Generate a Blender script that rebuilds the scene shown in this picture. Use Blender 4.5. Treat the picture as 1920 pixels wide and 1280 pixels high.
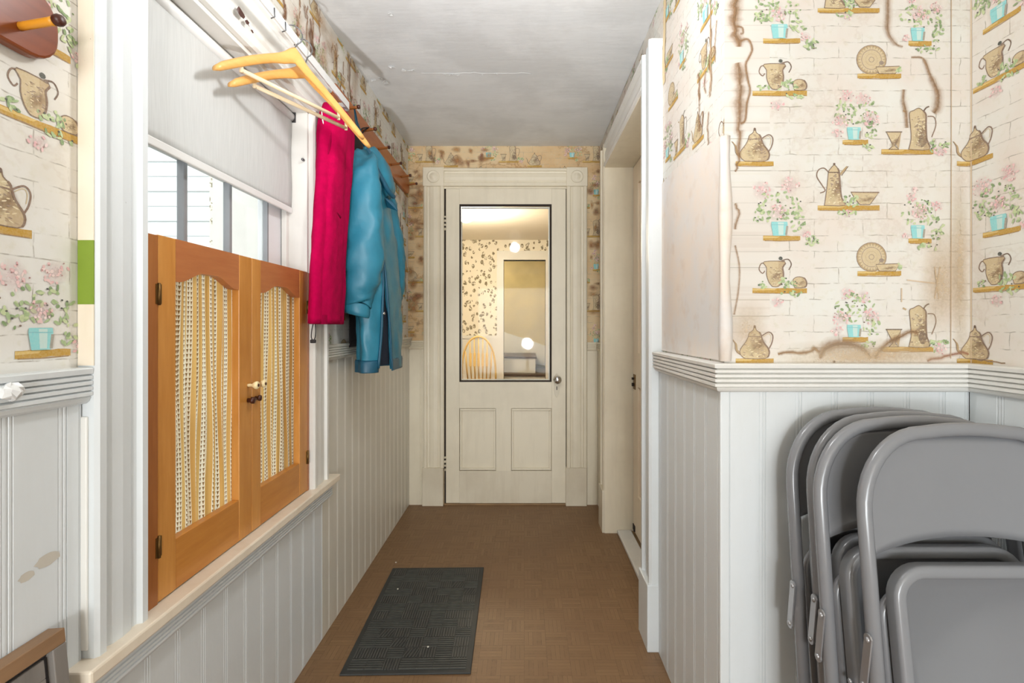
import bpy, bmesh, math, random
from math import pi, sin, cos, radians
from mathutils import Vector, Matrix, noise as mnoise

# ------------------------------------------------------------------ scene basics
for o in list(bpy.data.objects):
    bpy.data.objects.remove(o)
scene = bpy.context.scene
C = scene.collection
F_PX = 940.0                      # focal length in pixels of the 1920 px wide frame
cam_d = bpy.data.cameras.new('camera')
cam = bpy.data.objects.new('camera', cam_d); C.objects.link(cam)
cam.location = (0, 0, 1.14); cam.rotation_euler = (pi / 2, 0, 0)
cam_d.sensor_width = 36; cam_d.lens = 36 * F_PX / 1920
cam_d.shift_x = -23 / 1920; cam_d.shift_y = -28 / 1920
cam_d.clip_start = 0.02
scene.camera = cam

vs = scene.view_settings
vs.view_transform = 'Standard'; vs.look = 'None'; vs.gamma = 1
vs.use_curve_mapping = False
vs.exposure = 0.58

cy = scene.cycles          # keep light paths short enough for a small room
cy.max_bounces = 5; cy.diffuse_bounces = 3; cy.glossy_bounces = 3; cy.transmission_bounces = 4; cy.transparent_max_bounces = 10
cy.use_adaptive_sampling = True; cy.adaptive_threshold = 0.03
cy.caustics_reflective = False; cy.caustics_refractive = False

world = bpy.data.worlds.new('sky'); scene.world = world
world.use_nodes = True
bg = world.node_tree.nodes['Background']
bg.inputs[0].default_value = (0.86, 0.93, 1.0, 1); bg.inputs[1].default_value = 1.35

def light(name, kind, loc, energy, color, size=0.1, rot=(0, 0, 0), size_y=None):
    d = bpy.data.lights.new(name, kind); d.energy = energy; d.color = color
    if kind == 'AREA':
        d.size = size
        if size_y: d.shape = 'RECTANGLE'; d.size_y = size_y
    elif kind == 'SUN':
        d.angle = size
    else:
        d.shadow_soft_size = size
    o = bpy.data.objects.new(name, d); C.objects.link(o)
    o.location = loc; o.rotation_euler = rot
    return o
# hazy sun on the outdoor siding, soft area light added behind the camera as daylight
light('sun', 'SUN', (-4, -4, 6), 0.6, (1.0, 0.97, 0.92), 0.2, (radians(52), 0, radians(-25)))
light('added_back_daylight', 'AREA', (0.17, -4.86, 1.05), 105, (0.92, 0.97, 1.0), 2.4, (radians(90), 0, 0), 1.9)

# ------------------------------------------------------------------ dimensions (metres; camera at the origin, looking along +Y)
XL = -0.745      # wallpaper plane of the window wall
XLB = -0.737     # face of its wainscot
XR = 0.485       # wallpaper plane of the passage's right wall
XRB = 0.470
YC = 1.215       # wallpaper plane of the short wall behind the folding chairs
YCB = 1.200
XS = 1.080       # side wall on the far right
XSB = 1.065
YF = 3.215       # far wall
YFB = 3.207
ZC = 2.297       # ceiling
YR = -0.95       # where the passage opens into the large room behind the camera
YB = -4.9        # far wall of that room

# ------------------------------------------------------------------ materials
def lin(c):
    return tuple(((v / 255) / 12.92 if v / 255 <= 0.04045 else (((v / 255) + 0.055) / 1.055) ** 2.4) for v in c[:3])

MATS = {}
class NT:
    def __init__(s, name):
        s.m = bpy.data.materials.new(name); s.m.use_nodes = True
        s.t = s.m.node_tree; s.n = s.t.nodes; s.l = s.t.links
        s.b = s.n['Principled BSDF']; s.out = s.n['Material Output']
        MATS[name] = s.m
    def node(s, typ, **kw):
        n = s.n.new(typ)
        for k, v in kw.items(): setattr(n, k, v)
        return n
    def link(s, a, b): s.l.new(a, b)
    def val(s, sock, v):
        if hasattr(v, 'is_output') or isinstance(v, bpy.types.NodeSocket): s.link(v, sock)
        else: sock.default_value = v
    def math(s, op, a, b=0.0, c=None):
        n = s.node('ShaderNodeMath', operation=op)
        s.val(n.inputs[0], a); s.val(n.inputs[1], b)
        if c is not None: s.val(n.inputs[2], c)
        return n.outputs[0]
    def mix(s, f, a, b, mode='MIX'):
        n = s.node('ShaderNodeMix', data_type='RGBA', blend_type=mode)
        s.val(n.inputs[0], f)
        for sock, v in ((n.inputs[6], a), (n.inputs[7], b)):
            if isinstance(v, tuple): sock.default_value = (*v[:3], 1)
            else: s.link(v, sock)
        return n.outputs[2]
    def noise(s, vec, scale, detail=4, rough=0.55):
        n = s.node('ShaderNodeTexNoise'); n.inputs['Scale'].default_value = scale
        n.inputs['Detail'].default_value = detail; n.inputs['Roughness'].default_value = rough
        if vec is not None: s.link(vec, n.inputs['Vector'])
        return n.outputs['Fac']
    def ramp(s, f, a, b):
        n = s.node('ShaderNodeMapRange'); s.val(n.inputs[0], f)
        n.inputs[1].default_value = a; n.inputs[2].default_value = b
        n.inputs[3].default_value = 0; n.inputs[4].default_value = 1
        return n.outputs[0]
    def coord(s, scale=(1, 1, 1), which='Object', rot=(0, 0, 0)):
        t = s.node('ShaderNodeTexCoord'); m = s.node('ShaderNodeMapping')
        m.inputs['Scale'].default_value = scale; m.inputs['Rotation'].default_value = rot
        s.link(t.outputs[which], m.inputs[0]); return m.outputs[0]
    def bump(s, h, strength=0.2, dist=0.002):
        n = s.node('ShaderNodeBump'); n.inputs['Strength'].default_value = strength
        n.inputs['Distance'].default_value = dist
        s.link(h, n.inputs['Height']); s.link(n.outputs[0], s.b.inputs['Normal'])
    def color(s, c): s.link(c, s.b.inputs['Base Color'])

def plain(name, rgb, rough=0.5, metal=0.0, var=0.08, scale=9.0, bump=0.0, bscale=80.0, stretch=(1, 1, 1), spec=0.5):
    t = NT(name); c = lin(rgb)
    v = t.coord(stretch)
    f = t.ramp(t.noise(v, scale, 5), 0.3, 0.7)
    t.color(t.mix(f, tuple(x * (1 - var) for x in c), tuple(min(1, x * (1 + var)) for x in c)))
    t.b.inputs['Roughness'].default_value = rough; t.b.inputs['Metallic'].default_value = metal
    t.b.inputs['Specular IOR Level'].default_value = spec
    if bump: t.bump(t.noise(v, bscale, 3), bump)
    return t.m

def painted(name, rgb, dirt=(150, 138, 115), amt=0.5, rough=0.42, streak=(1, 1, 0.12), chips=0.0):
    """old brushed paint: slow tone drift, faint vertical streaks, rubbed spots, a few chips"""
    t = NT(name); c = lin(rgb)
    v = t.coord(); vs_ = t.coord(streak)
    a = t.ramp(t.noise(v, 2.3, 5, 0.6), 0.42, 0.75)
    b = t.ramp(t.noise(vs_, 26, 4), 0.5, 0.8)
    col = t.mix(t.math('MULTIPLY', a, amt * 0.55), c, lin(dirt))
    col = t.mix(t.math('MULTIPLY', b, amt * 0.25), col, lin(dirt))
    sp = t.ramp(t.noise(v, 150, 2), 0.765, 0.79)
    col = t.mix(t.math('MULTIPLY', sp, 0.25 + chips), col, lin((110, 92, 72)))
    t.color(col); t.b.inputs['Roughness'].default_value = rough
    t.bump(t.noise(vs_, 120, 3), 0.12)
    return t.m

painted('paint_cool', (228, 232, 233), (196, 196, 188), 0.45)
painted('paint_white', (236, 234, 228), (196, 188, 172), 0.45)
painted('paint_cream', (238, 227, 203), (180, 165, 138), 0.6)
painted('paint_cream_worn', (228, 217, 194), (176, 156, 124), 0.8)
painted('paint_mid', (228, 224, 212), (186, 178, 158), 0.55)
painted('paint_peach', (253, 237, 212), (210, 176, 136), 0.6)
painted('sill_paint', (246, 234, 214), (206, 174, 134), 0.8, chips=0.4)
painted('sash_white', (240, 242, 244), (210, 212, 214), 0.3)
plain('sash_edge', (150, 152, 156), 0.5)
plain('old_green', (128, 152, 46), 0.5, var=0.1)
plain('bare_wood', (150, 120, 84), 0.7, var=0.2)
plain('worn', (204, 197, 184), 0.6)
plain('dark_gap', (52, 42, 34), 0.8)
plain('blind_cloth', (222, 223, 220), 0.75, var=0.02, bump=0.05, bscale=600)
plain('ceil_flake', (222, 223, 222), 0.7, var=0.05)
plain('chrome', (214, 214, 216), 0.12, 1.0, var=0.02)
plain('wire_steel', (118, 118, 120), 0.32, 1.0, var=0.05)
plain('brass_old', (120, 92, 52), 0.4, 0.85, var=0.2)
plain('cream_knob', (246, 226, 176), 0.3, var=0.04)
plain('brown_dark', (72, 34, 22), 0.4, var=0.15)
plain('rod_white', (238, 238, 236), 0.35, var=0.02)
plain('chair_grey', (132, 133, 136), 0.24, 0.0, var=0.03, scale=3, spec=0.7)
plain('chair_strap', (176, 176, 178), 0.28, 0.6, var=0.05)
plain('rubber', (46, 45, 45), 0.7)
plain('mat_rubber', (54, 55, 54), 0.62, var=0.12, scale=14)
plain('mat_rib', (80, 80, 76), 0.6, var=0.18, scale=30)
plain('crumb', (230, 224, 210), 0.8)
plain('fleece', (180, 0, 68), 0.95, var=0.12, scale=40, bump=0.5, bscale=420, spec=0.1)
plain('fleece_edge', (150, 0, 56), 0.95, var=0.1, scale=40, spec=0.1)
plain('cord_black', (34, 28, 30), 0.6)
plain('teal_nylon', (44, 124, 148), 0.42, var=0.1, scale=12, bump=0.25, bscale=45)
plain('teal_dark', (26, 84, 108), 0.45, var=0.1, scale=12, bump=0.2, bscale=60)
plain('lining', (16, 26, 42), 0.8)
plain('black_cloth', (34, 28, 28), 0.9, var=0.2)
plain('wax_white', (240, 240, 238), 0.5)
plain('frame_brown', (150, 116, 84), 0.5, var=0.2, scale=30, stretch=(1, 0.15, 1))
plain('frame_grey', (132, 126, 120), 0.4, var=0.15, scale=30, stretch=(1, 1, 0.15))
plain('frame_dark', (46, 44, 46), 0.4, var=0.2)
plain('art_red', (112, 20, 28), 0.5, var=0.4, scale=18)
plain('oak_pale', (232, 196, 120), 0.4, var=0.12, scale=20, stretch=(1, 1, 0.2))
plain('tread', (84, 66, 54), 0.5, var=0.2)
plain('far_wall_dim', (212, 196, 150), 0.7, var=0.12, scale=3)
plain('far_ceiling', (246, 238, 222), 0.8, var=0.02)
plain('far_floor', (150, 116, 78), 0.5, var=0.15)
plain('back_wall', (226, 222, 214), 0.8, var=0.03)
plain('lamp_body', (230, 228, 222), 0.4)
plain('siding', (238, 240, 240), 0.55, var=0.02)
plain('ground_out', (150, 152, 140), 0.9)

def wood(name, c1, c2, axis, rough=0.35, ring=9.0):
    t = NT(name)
    st = {'x': (0.12, 1, 1), 'y': (1, 0.12, 1), 'z': (1, 1, 0.12)}[axis]
    v = t.coord(st)
    n1 = t.noise(v, ring, 5, 0.6); n2 = t.noise(v, 90, 3)
    f = t.ramp(t.math('ADD', t.math('MULTIPLY', n1, 0.75), t.math('MULTIPLY', n2, 0.25)), 0.32, 0.68)
    t.color(t.mix(f, lin(c1), lin(c2)))
    t.b.inputs['Roughness'].default_value = rough
    t.bump(n2, 0.08)
    return t.m
wood('pine_v', (224, 160, 84), (190, 122, 46), 'z')
wood('pine_h', (214, 148, 70), (184, 112, 40), 'y')
wood('pine_top', (196, 126, 74), (166, 94, 50), 'y', ring=14)
wood('pine_post', (188, 120, 62), (154, 88, 38), 'z')
wood('peg_board', (196, 110, 36), (158, 80, 22), 'y', 0.3)
wood('peg_board_dark', (144, 70, 26), (108, 48, 18), 'y', 0.3)
wood('peg_wood', (236, 164, 50), (214, 136, 30), 'x', 0.3)
wood('peg_dark', (170, 104, 46), (140, 80, 34), 'x', 0.3)
wood('hanger_wood', (236, 184, 108), (214, 150, 74), 'y', 0.35)
wood('hanger_bar', (240, 222, 190), (222, 198, 158), 'y', 0.4)

def glass(name, tint=(1, 1, 1), refl=0.06):
    t = NT(name)
    tr = t.node('ShaderNodeBsdfTransparent'); tr.inputs[0].default_value = (*tint, 1)
    gl = t.node('ShaderNodeBsdfGlossy'); gl.inputs['Roughness'].default_value = 0.02
    fr = t.node('ShaderNodeLayerWeight'); fr.inputs[0].default_value = 0.5
    mx = t.node('ShaderNodeMixShader')
    t.link(t.math('ADD', refl * .12, t.math('MULTIPLY', t.math('POWER', fr.outputs['Facing'], 5.0), 0.9)), mx.inputs[0])
    t.link(tr.outputs[0], mx.inputs[1]); t.link(gl.outputs[0], mx.inputs[2])
    t.link(mx.outputs[0], t.out.inputs[0])
    return t.m
glass('pane_glass', (0.98, 0.99, 0.98), 0.06)

def mat_lampglass():
    t = NT('lamp_glass'); t.b.inputs['Base Color'].default_value = (0.95, 0.93, 0.88, 1)
    t.b.inputs['Emission Color'].default_value = (1, 0.94, 0.84, 1); t.b.inputs['Emission Strength'].default_value = 4
mat_lampglass()

def mat_curtain():
    """gathered cloth: bands of open triangle lace between plain honey bands (uv in metres of cloth)"""
    t = NT('curtain_cloth')
    uvn = t.node('ShaderNodeUVMap'); sx = t.node('ShaderNodeSeparateXYZ'); t.link(uvn.outputs[0], sx.inputs[0])
    u, v = sx.outputs[0], sx.outputs[1]
    P = 0.034
    uf = t.math('FRACT', t.math('DIVIDE', u, P))
    band = t.math('LESS_THAN', uf, 0.56)
    lf = t.math('FRACT', t.math('DIVIDE', uf, 0.28))
    vf = t.math('FRACT', t.math('DIVIDE', v, 0.0108))
    tri = t.math('LESS_THAN', t.math('ABSOLUTE', t.math('SUBTRACT', lf, 0.5)), t.math('MULTIPLY', vf, 0.40))
    tri = t.math('MULTIPLY', tri, t.math('LESS_THAN', vf, 0.85))
    tri = t.math('MULTIPLY', tri, band)
    nz = t.noise(t.coord((1, 1, 0.1)), 14, 3)
    plainc = t.mix(t.ramp(nz, 0.35, 0.65), lin((236, 196, 122)), lin((214, 160, 84)))
    col = t.mix(band, plainc, lin((255, 246, 222)))
    col = t.mix(tri, col, lin((150, 112, 62)))
    t.color(col); t.b.inputs['Roughness'].default_value = 0.9
    tl = t.node('ShaderNodeBsdfTranslucent'); t.link(col, tl.inputs[0])
    mx = t.node('ShaderNodeMixShader'); mx.inputs[0].default_value = 0.5
    t.link(t.b.outputs[0], mx.inputs[1]); t.link(tl.outputs[0], mx.inputs[2]); t.link(mx.outputs[0], t.out.inputs[0])
mat_curtain()

def mat_blind():
    t = NT('blind_fabric')
    c = t.mix(t.ramp(t.noise(t.coord((1, 1, 0.05)), 220, 2), 0.3, 0.7), lin((224, 225, 223)), lin((232, 233, 231)))
    t.color(c); t.b.inputs['Roughness'].default_value = 0.8
    tl = t.node('ShaderNodeBsdfTranslucent'); t.link(c, tl.inputs[0])
    mx = t.node('ShaderNodeMixShader'); mx.inputs[0].default_value = 0.22
    t.link(t.b.outputs[0], mx.inputs[1]); t.link(tl.outputs[0], mx.inputs[2]); t.link(mx.outputs[0], t.out.inputs[0])
mat_blind()

def mat_wallpaper(name, horiz, base=(230, 228, 220), line=(168, 160, 146), blush=(228, 217, 206), stain=0.0, stain_col=(196, 148, 92), seed=0.0):
    """aged paper printed with faint whitewashed brickwork"""
    t = NT(name)
    tc = t.node('ShaderNodeTexCoord'); sp = t.node('ShaderNodeSeparateXYZ'); t.link(tc.outputs['Object'], sp.inputs[0])
    cb = t.node('ShaderNodeCombineXYZ')
    t.link(sp.outputs[1 if horiz == 'y' else 0], cb.inputs[0]); t.link(sp.outputs[2], cb.inputs[1])
    cb.inputs[2].default_value = seed
    nz = t.node('ShaderNodeTexNoise'); nz.inputs['Scale'].default_value = 24; nz.inputs['Detail'].default_value = 2
    t.link(cb.outputs[0], nz.inputs['Vector'])
    off = t.node('ShaderNodeVectorMath', operation='MULTIPLY_ADD')
    t.link(nz.outputs['Color'], off.inputs[0]); off.inputs[1].default_value = (0.012, 0.008, 0); t.link(cb.outputs[0], off.inputs[2])
    bk = t.node('ShaderNodeTexBrick'); t.link(off.outputs[0], bk.inputs['Vector'])
    bk.inputs['Scale'].default_value = 1; bk.inputs['Brick Width'].default_value = 0.118; bk.inputs['Row Height'].default_value = 0.039
    bk.inputs['Mortar Size'].default_value = 0.0015; bk.inputs['Mortar Smooth'].default_value = 0.7
    broken = t.ramp(t.noise(cb.outputs[0], 38, 3), 0.42, 0.62)
    f = t.math('MULTIPLY', t.math('MULTIPLY', bk.outputs['Fac'], broken), 0.85)
    c0 = t.mix(t.ramp(t.noise(cb.outputs[0], 5.5, 4), 0.38, 0.66), lin(base), lin(blush))
    c0 = t.mix(t.math('MULTIPLY', t.ramp(t.noise(cb.outputs[0], 60, 4), 0.56, 0.72), 0.35), c0, lin((212, 206, 180)))
    col = t.mix(f, c0, lin(line))
    if stain:
        st = t.ramp(t.noise(cb.outputs[0], 3.2, 6, 0.65), 0.48, 0.70)
        col = t.mix(t.math('MULTIPLY', st, stain), col, lin(stain_col))
        ed = t.math('SUBTRACT', 1.0, t.ramp(t.math('ABSOLUTE', t.math('SUBTRACT', t.noise(cb.outputs[0], 3.2, 6, 0.65), 0.56)), 0.0, 0.018))
        col = t.mix(t.math('MULTIPLY', ed, stain * 0.8), col, lin((150, 100, 52)))
    t.color(col); t.b.inputs['Roughness'].default_value = 0.75
    t.b.inputs['Specular IOR Level'].default_value = 0.25
    t.bump(t.noise(cb.outputs[0], 260, 3), 0.08)
mat_wallpaper('paper_front', 'x', stain=0.12, stain_col=(222, 200, 166))
mat_wallpaper('paper_left', 'y', base=(232, 229, 222), blush=(224, 218, 206), seed=3.0, stain=0.10, stain_col=(226, 208, 184))
mat_wallpaper('paper_right', 'y', seed=7.0, stain=0.12, stain_col=(226, 206, 180))
mat_wallpaper('paper_far', 'x', base=(230, 206, 166), blush=(220, 186, 140), seed=5.0, stain=0.55, stain_col=(198, 150, 92))

def mat_print(name, dense):
    """watercolour ink of the printed motifs: colour and cover from the face colours, broken by grain"""
    t = NT(name)
    at = t.node('ShaderNodeVertexColor'); at.layer_name = 'ink'
    v = t.coord()
    g = t.ramp(t.noise(v, 300, 3), 0.3, 0.7)
    col = t.mix(t.math('MULTIPLY', g, 0.16), at.outputs[0], (0.86, 0.80, 0.70))
    t.color(col); t.b.inputs['Roughness'].default_value = 0.75
    if dense: return
    cov = t.math('MULTIPLY', at.outputs[1], t.math('ADD', 0.72, t.math('MULTIPLY', t.ramp(t.noise(v, 180, 2), 0.35, 0.6), 0.28)))
    t.link(cov, t.b.inputs['Alpha'])
mat_print('print_ink', False); mat_print('print_ink_dense', True)

def mat_floor():
    t = NT('floor_vinyl')
    v = t.coord()
    ck = t.node('ShaderNodeTexChecker'); t.link(v, ck.inputs[0]); ck.inputs['Scale'].default_value = 1 / 0.078
    def bricks(rot):
        b = t.node('ShaderNodeTexBrick'); t.link(t.coord((1, 1, 1), 'Object', (0, 0, rot)), b.inputs['Vector'])
        b.inputs['Scale'].default_value = 1; b.inputs['Brick Width'].default_value = 0.078; b.inputs['Row Height'].default_value = 0.0156
        b.inputs['Mortar Size'].default_value = 0.0011; b.inputs['Mortar Smooth'].default_value = 0.5; b.offset = 0
        b.inputs['Color1'].default_value = (*lin((150, 118, 84)), 1); b.inputs['Color2'].default_value = (*lin((128, 98, 68)), 1)
        b.inputs['Mortar'].default_value = (*lin((104, 78, 54)), 1)
        return b.outputs['Color']
    col = t.mix(ck.outputs['Fac'], bricks(0), bricks(pi / 2))
    col = t.mix(t.math('MULTIPLY', t.ramp(t.noise(v, 34, 6, 0.75), 0.36, 0.6), 0.8), col, lin((142, 110, 78)))
    col = t.mix(t.math('MULTIPLY', t.ramp(t.noise(v, 3, 5), 0.4, 0.7), 0.5), col, lin((124, 92, 64)))
    col = t.mix(t.math('MULTIPLY', t.ramp(t.noise(v, 90, 3), 0.6, 0.75), 0.4), col, lin((150, 116, 78)))
    t.color(col); t.b.inputs['Roughness'].default_value = 0.5
    t.b.inputs['Specular IOR Level'].default_value = 0.35
    t.bump(t.noise(v, 160, 3), 0.12)
mat_floor()

def mat_ceiling():
    t = NT('ceiling_paint')
    v = t.coord((0.35, 1.6, 1)); w = t.coord()
    c = t.mix(t.ramp(t.noise(v, 3.5, 6, 0.6), 0.35, 0.7), lin((230, 232, 233)), lin((239, 240, 240)))
    c = t.mix(t.math('MULTIPLY', t.ramp(t.noise(w, 2.0, 5, 0.6), 0.5, 0.62), 0.6), c, lin((214, 215, 215)))
    c = t.mix(t.math('MULTIPLY', t.ramp(t.noise(v, 40, 3), 0.55, 0.75), 0.2), c, lin((206, 206, 204)))
    t.color(c); t.b.inputs['Roughness'].default_value = 0.6
    t.bump(t.noise(v, 22, 4), 0.25, 0.004)
mat_ceiling()

def mat_plaster():
    t = NT('bare_plaster'); v = t.coord()
    c = t.mix(t.ramp(t.noise(v, 4, 6, 0.65), 0.35, 0.65), lin((238, 222, 206)), lin((228, 224, 220)))
    c = t.mix(t.math('MULTIPLY', t.ramp(t.noise(v, 14, 5), 0.55, 0.72), 0.35), c, lin((214, 186, 160)))
    t.color(c); t.b.inputs['Roughness'].default_value = 0.85
    t.bump(t.noise(v, 30, 5), 0.25, 0.002)
mat_plaster()

def mat_leafpaper():
    t = NT('leaf_paper'); v = t.coord((1, 1, 1))
    vo = t.node('ShaderNodeTexVoronoi'); t.link(t.coord((1, 1, 0.7), 'Object', (0, 0.7, 0)), vo.inputs['Vector']); vo.inputs['Scale'].default_value = 19
    f = t.math('LESS_THAN', vo.outputs['Distance'], 0.40)
    f2 = t.ramp(t.noise(v, 40, 2), 0.40, 0.52)
    c = t.mix(t.math('MULTIPLY', f, f2), lin((244, 236, 218)), lin((136, 124, 96)))
    t.color(c); t.b.inputs['Roughness'].default_value = 0.8
mat_leafpaper()

# ------------------------------------------------------------------ mesh helpers
class MB:
    """collects shapes in world (or local) coordinates; build() links them as ONE mesh object"""
    def __init__(s): s.v = []; s.f = []; s.mi = []; s.uv = {}; s.sm = []
    def add(s, vs_, fs, smooth=False, mi=0):
        o = len(s.v); s.v += [Vector(p) for p in vs_]
        for f in fs: s.f.append([i + o for i in f]); s.sm.append(smooth); s.mi.append(mi)
        return o
    def box(s, a, b, mi=0):
        x0, y0, z0 = a; x1, y1, z1 = b
        x0, x1 = sorted((x0, x1)); y0, y1 = sorted((y0, y1)); z0, z1 = sorted((z0, z1))
        s.add([(x0, y0, z0), (x1, y0, z0), (x1, y1, z0), (x0, y1, z0), (x0, y0, z1), (x1, y0, z1), (x1, y1, z1), (x0, y1, z1)],
              [(0, 3, 2, 1), (4, 5, 6, 7), (0, 1, 5, 4), (1, 2, 6, 5), (2, 3, 7, 6), (3, 0, 4, 7)], mi=mi)
        return s
    def extrude(s, prof, fn0, fn1, smooth=False, closed=True, caps=True):
        """profile points mapped through fn0/fn1 to the two end outlines"""
        n = len(prof); a = [fn0(*p) for p in prof]; b = [fn1(*p) for p in prof]
        fs = [(i, (i + 1) % n, (i + 1) % n + n, i + n) for i in range(n if closed else n - 1)]
        o = s.add(a + b, fs, smooth)
        if caps and closed:
            s.f.append([o + i for i in range(n)][::-1]); s.sm.append(False); s.mi.append(0)
            s.f.append([o + n + i for i in range(n)]); s.sm.append(False); s.mi.append(0)
        return s
    def loft(s, rings, smooth=True, closed=True, cap0=False, cap1=False):
        n = len(rings[0]); o = len(s.v)
        for r in rings: s.v += [Vector(p) for p in r]
        for k in range(len(rings) - 1):
            for i in range(n if closed else n - 1):
                j = (i + 1) % n
                s.f.append([o + k * n + i, o + k * n + j, o + (k + 1) * n + j, o + (k + 1) * n + i]); s.sm.append(smooth); s.mi.append(0)
        if cap0: s.f.append([o + i for i in range(n)][::-1]); s.sm.append(smooth); s.mi.append(0)
        if cap1: s.f.append([o + (len(rings) - 1) * n + i for i in range(n)]); s.sm.append(smooth); s.mi.append(0)
        return s
    def tube(s, pts, r, n=10, caps=True, closed=False):
        pts = [Vector(p) for p in pts]; rings = []
        m = len(pts); up = None
        for i, p in enumerate(pts):
            if closed: d = pts[(i + 1) % m] - pts[i - 1]
            else: d = pts[min(i + 1, m - 1)] - pts[max(i - 1, 0)]
            d.normalize()
            if up is None:
                up = Vector((0, 0, 1)) if abs(d.z) < 0.9 else Vector((1, 0, 0))
            u = d.cross(up).normalized(); up = u.cross(d).normalized()
            rr = r[i] if isinstance(r, (list, tuple)) else r
            rings.append([p + (u * cos(2 * pi * k / n) + up * sin(2 * pi * k / n)) * rr for k in range(n)])
        if closed: rings.append(rings[0]); return s.loft(rings)
        return s.loft(rings, cap0=caps, cap1=caps)
    def lathe(s, prof, origin, axis, n=20):
        """prof: list of (radius, height along axis)"""
        a = Vector(axis).normalized(); t = Vector((0, 0, 1)) if abs(a.z) < 0.9 else Vector((1, 0, 0))
        u = a.cross(t).normalized(); w = a.cross(u); o = Vector(origin)
        rings = [[o + a * h + (u * cos(2 * pi * k / n) + w * sin(2 * pi * k / n)) * max(r, 1e-5) for k in range(n)] for r, h in prof]
        return s.loft(rings, cap0=True, cap1=True)
    def build(s, name, mat, parent=None, local=False, bevel=0.0, solid=0.0, subsurf=0, recalc=True, wrinkle=0.0, wfreq=(20, 20, 6)):
        me = bpy.data.meshes.new(name)
        off = Vector()
        if parent is not None and not local:
            p = parent
            while p is not None: off += p.location; p = p.parent
        me.from_pydata([tuple(p - off) for p in s.v], [], s.f)
        for i, p in enumerate(me.polygons): p.use_smooth = s.sm[i]
        if recalc:
            bm = bmesh.new(); bm.from_mesh(me); bmesh.ops.recalc_face_normals(bm, faces=bm.faces); bm.to_mesh(me); bm.free()
        if wrinkle:
            me.update(); nr = [v.normal.copy() for v in me.vertices]
            for v_, n_ in zip(me.vertices, nr):
                q = v_.co + off; q = Vector((q.x * wfreq[0], q.y * wfreq[1], q.z * wfreq[2]))
                a_w = mnoise.noise(q) + .5 * mnoise.noise(q * 2.3 + Vector((7, 3, 1)))
                v_.co += n_ * wrinkle * (1 - 2 * abs(a_w))
        me.materials.append(MATS[mat])
        me.update()
        o = bpy.data.objects.new(name, me); C.objects.link(o)
        if parent is not None: o.parent = parent
        if solid:
            m = o.modifiers.new('solid', 'SOLIDIFY'); m.thickness = solid; m.offset = 0
        if subsurf:
            m = o.modifiers.new('sub', 'SUBSURF'); m.levels = subsurf; m.render_levels = subsurf
        if bevel:
            m = o.modifiers.new('bevel', 'BEVEL'); m.width = bevel; m.segments = 2; m.limit_method = 'ANGLE'; m.angle_limit = radians(40)
        return o

def box(name, a, b, mat, parent=None, bevel=0.0):
    return MB().box(a, b).build(name, mat, parent, bevel=bevel)
def tag(o, label=None, cat=None, group=None, kind=None):
    if label: o['label'] = label
    if cat: o['category'] = cat
    if group: o['group'] = group
    if kind: o['kind'] = kind
    return o
def thing(name, label, cat, loc=(0, 0, 0), group=None):
    o = bpy.data.objects.new(name, None); C.objects.link(o); o.location = loc; o.empty_display_size = 0.1
    return tag(o, label, cat, group)
def struct(name, loc=(0, 0, 0), label=None):
    o = bpy.data.objects.new(name, None); C.objects.link(o); o.location = loc
    return tag(o, label, None, None, 'structure')

# frames of the walls: (u along the wall to the viewer's right, z up, d out of the wall) -> world
def on_left(u, z, d): return (XL + d, u, z)
def on_right(u, z, d): return (XR - d, -u, z)
def on_far(u, z, d): return (u, YF - d, z)
def on_chairwall(u, z, d): return (u, YC - d, z)
def on_side(u, z, d): return (XS - d, -u, z)

# ------------------------------------------------------------------ the setting: floor, ceiling, walls
WIN = dict(y0=0.956, y1=1.705, z0=0.575, z1=1.87)        # window opening in the left wall
floor = tag(box('floor', (-0.9, YR - 0.05, -0.06), (XS + 0.1, YF + 0.03, 0.0), 'floor_vinyl'), 'brown parquet-print vinyl floor of the passage', kind='structure')
ceiling = tag(box('ceiling', (-0.9, YR - 0.05, ZC), (XS + 0.1, YF + 0.05, ZC + 0.08), 'ceiling_paint'), 'grey-white painted ceiling with flaking paint', kind='structure')

m = MB(); x0, x1 = XL - 0.13, XL
m.box((x0, YR, 0), (x1, WIN['y0'], ZC)); m.box((x0, WIN['y1'], 0), (x1, YF + 0.15, ZC))
m.box((x0, WIN['y0'], 0), (x1, WIN['y1'], WIN['z0'])); m.box((x0, WIN['y0'], WIN['z1']), (x1, WIN['y1'], ZC))
wall_left = tag(m.build('wall_left', 'paper_left'), 'window wall with tea-ware wallpaper over white beadboard', kind='structure')

DOOR2 = dict(y0=1.887, y1=2.77, z1=2.02)                  # doorway in the right wall
m = MB()
m.box((XR, YC + 0.10, 0), (XR + 0.11, DOOR2['y0'], ZC)); m.box((XR, DOOR2['y1'], 0), (XR + 0.11, YF + 0.15, ZC))
m.box((XR, DOOR2['y0'], DOOR2['z1']), (XR + 0.11, DOOR2['y1'], ZC))
m.box((XR, YC, 0), (XR + 0.11, YC + 0.10, ZC))
wall_right = tag(m.build('wall_right', 'paper_right'), 'right wall of the passage with doorway and peeled wallpaper', kind='structure')
wall_front = tag(box('wall_front', (XR + 0.11, YC, 0), (XS + 0.12, YC + 0.10, ZC), 'paper_front'), 'short wallpapered wall behind the folding chairs', kind='structure')
wall_side = tag(box('wall_side', (XS, YR, 0), (XS + 0.12, YC, ZC), 'paper_right'), 'wallpapered side wall at the right edge', kind='structure')

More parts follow.
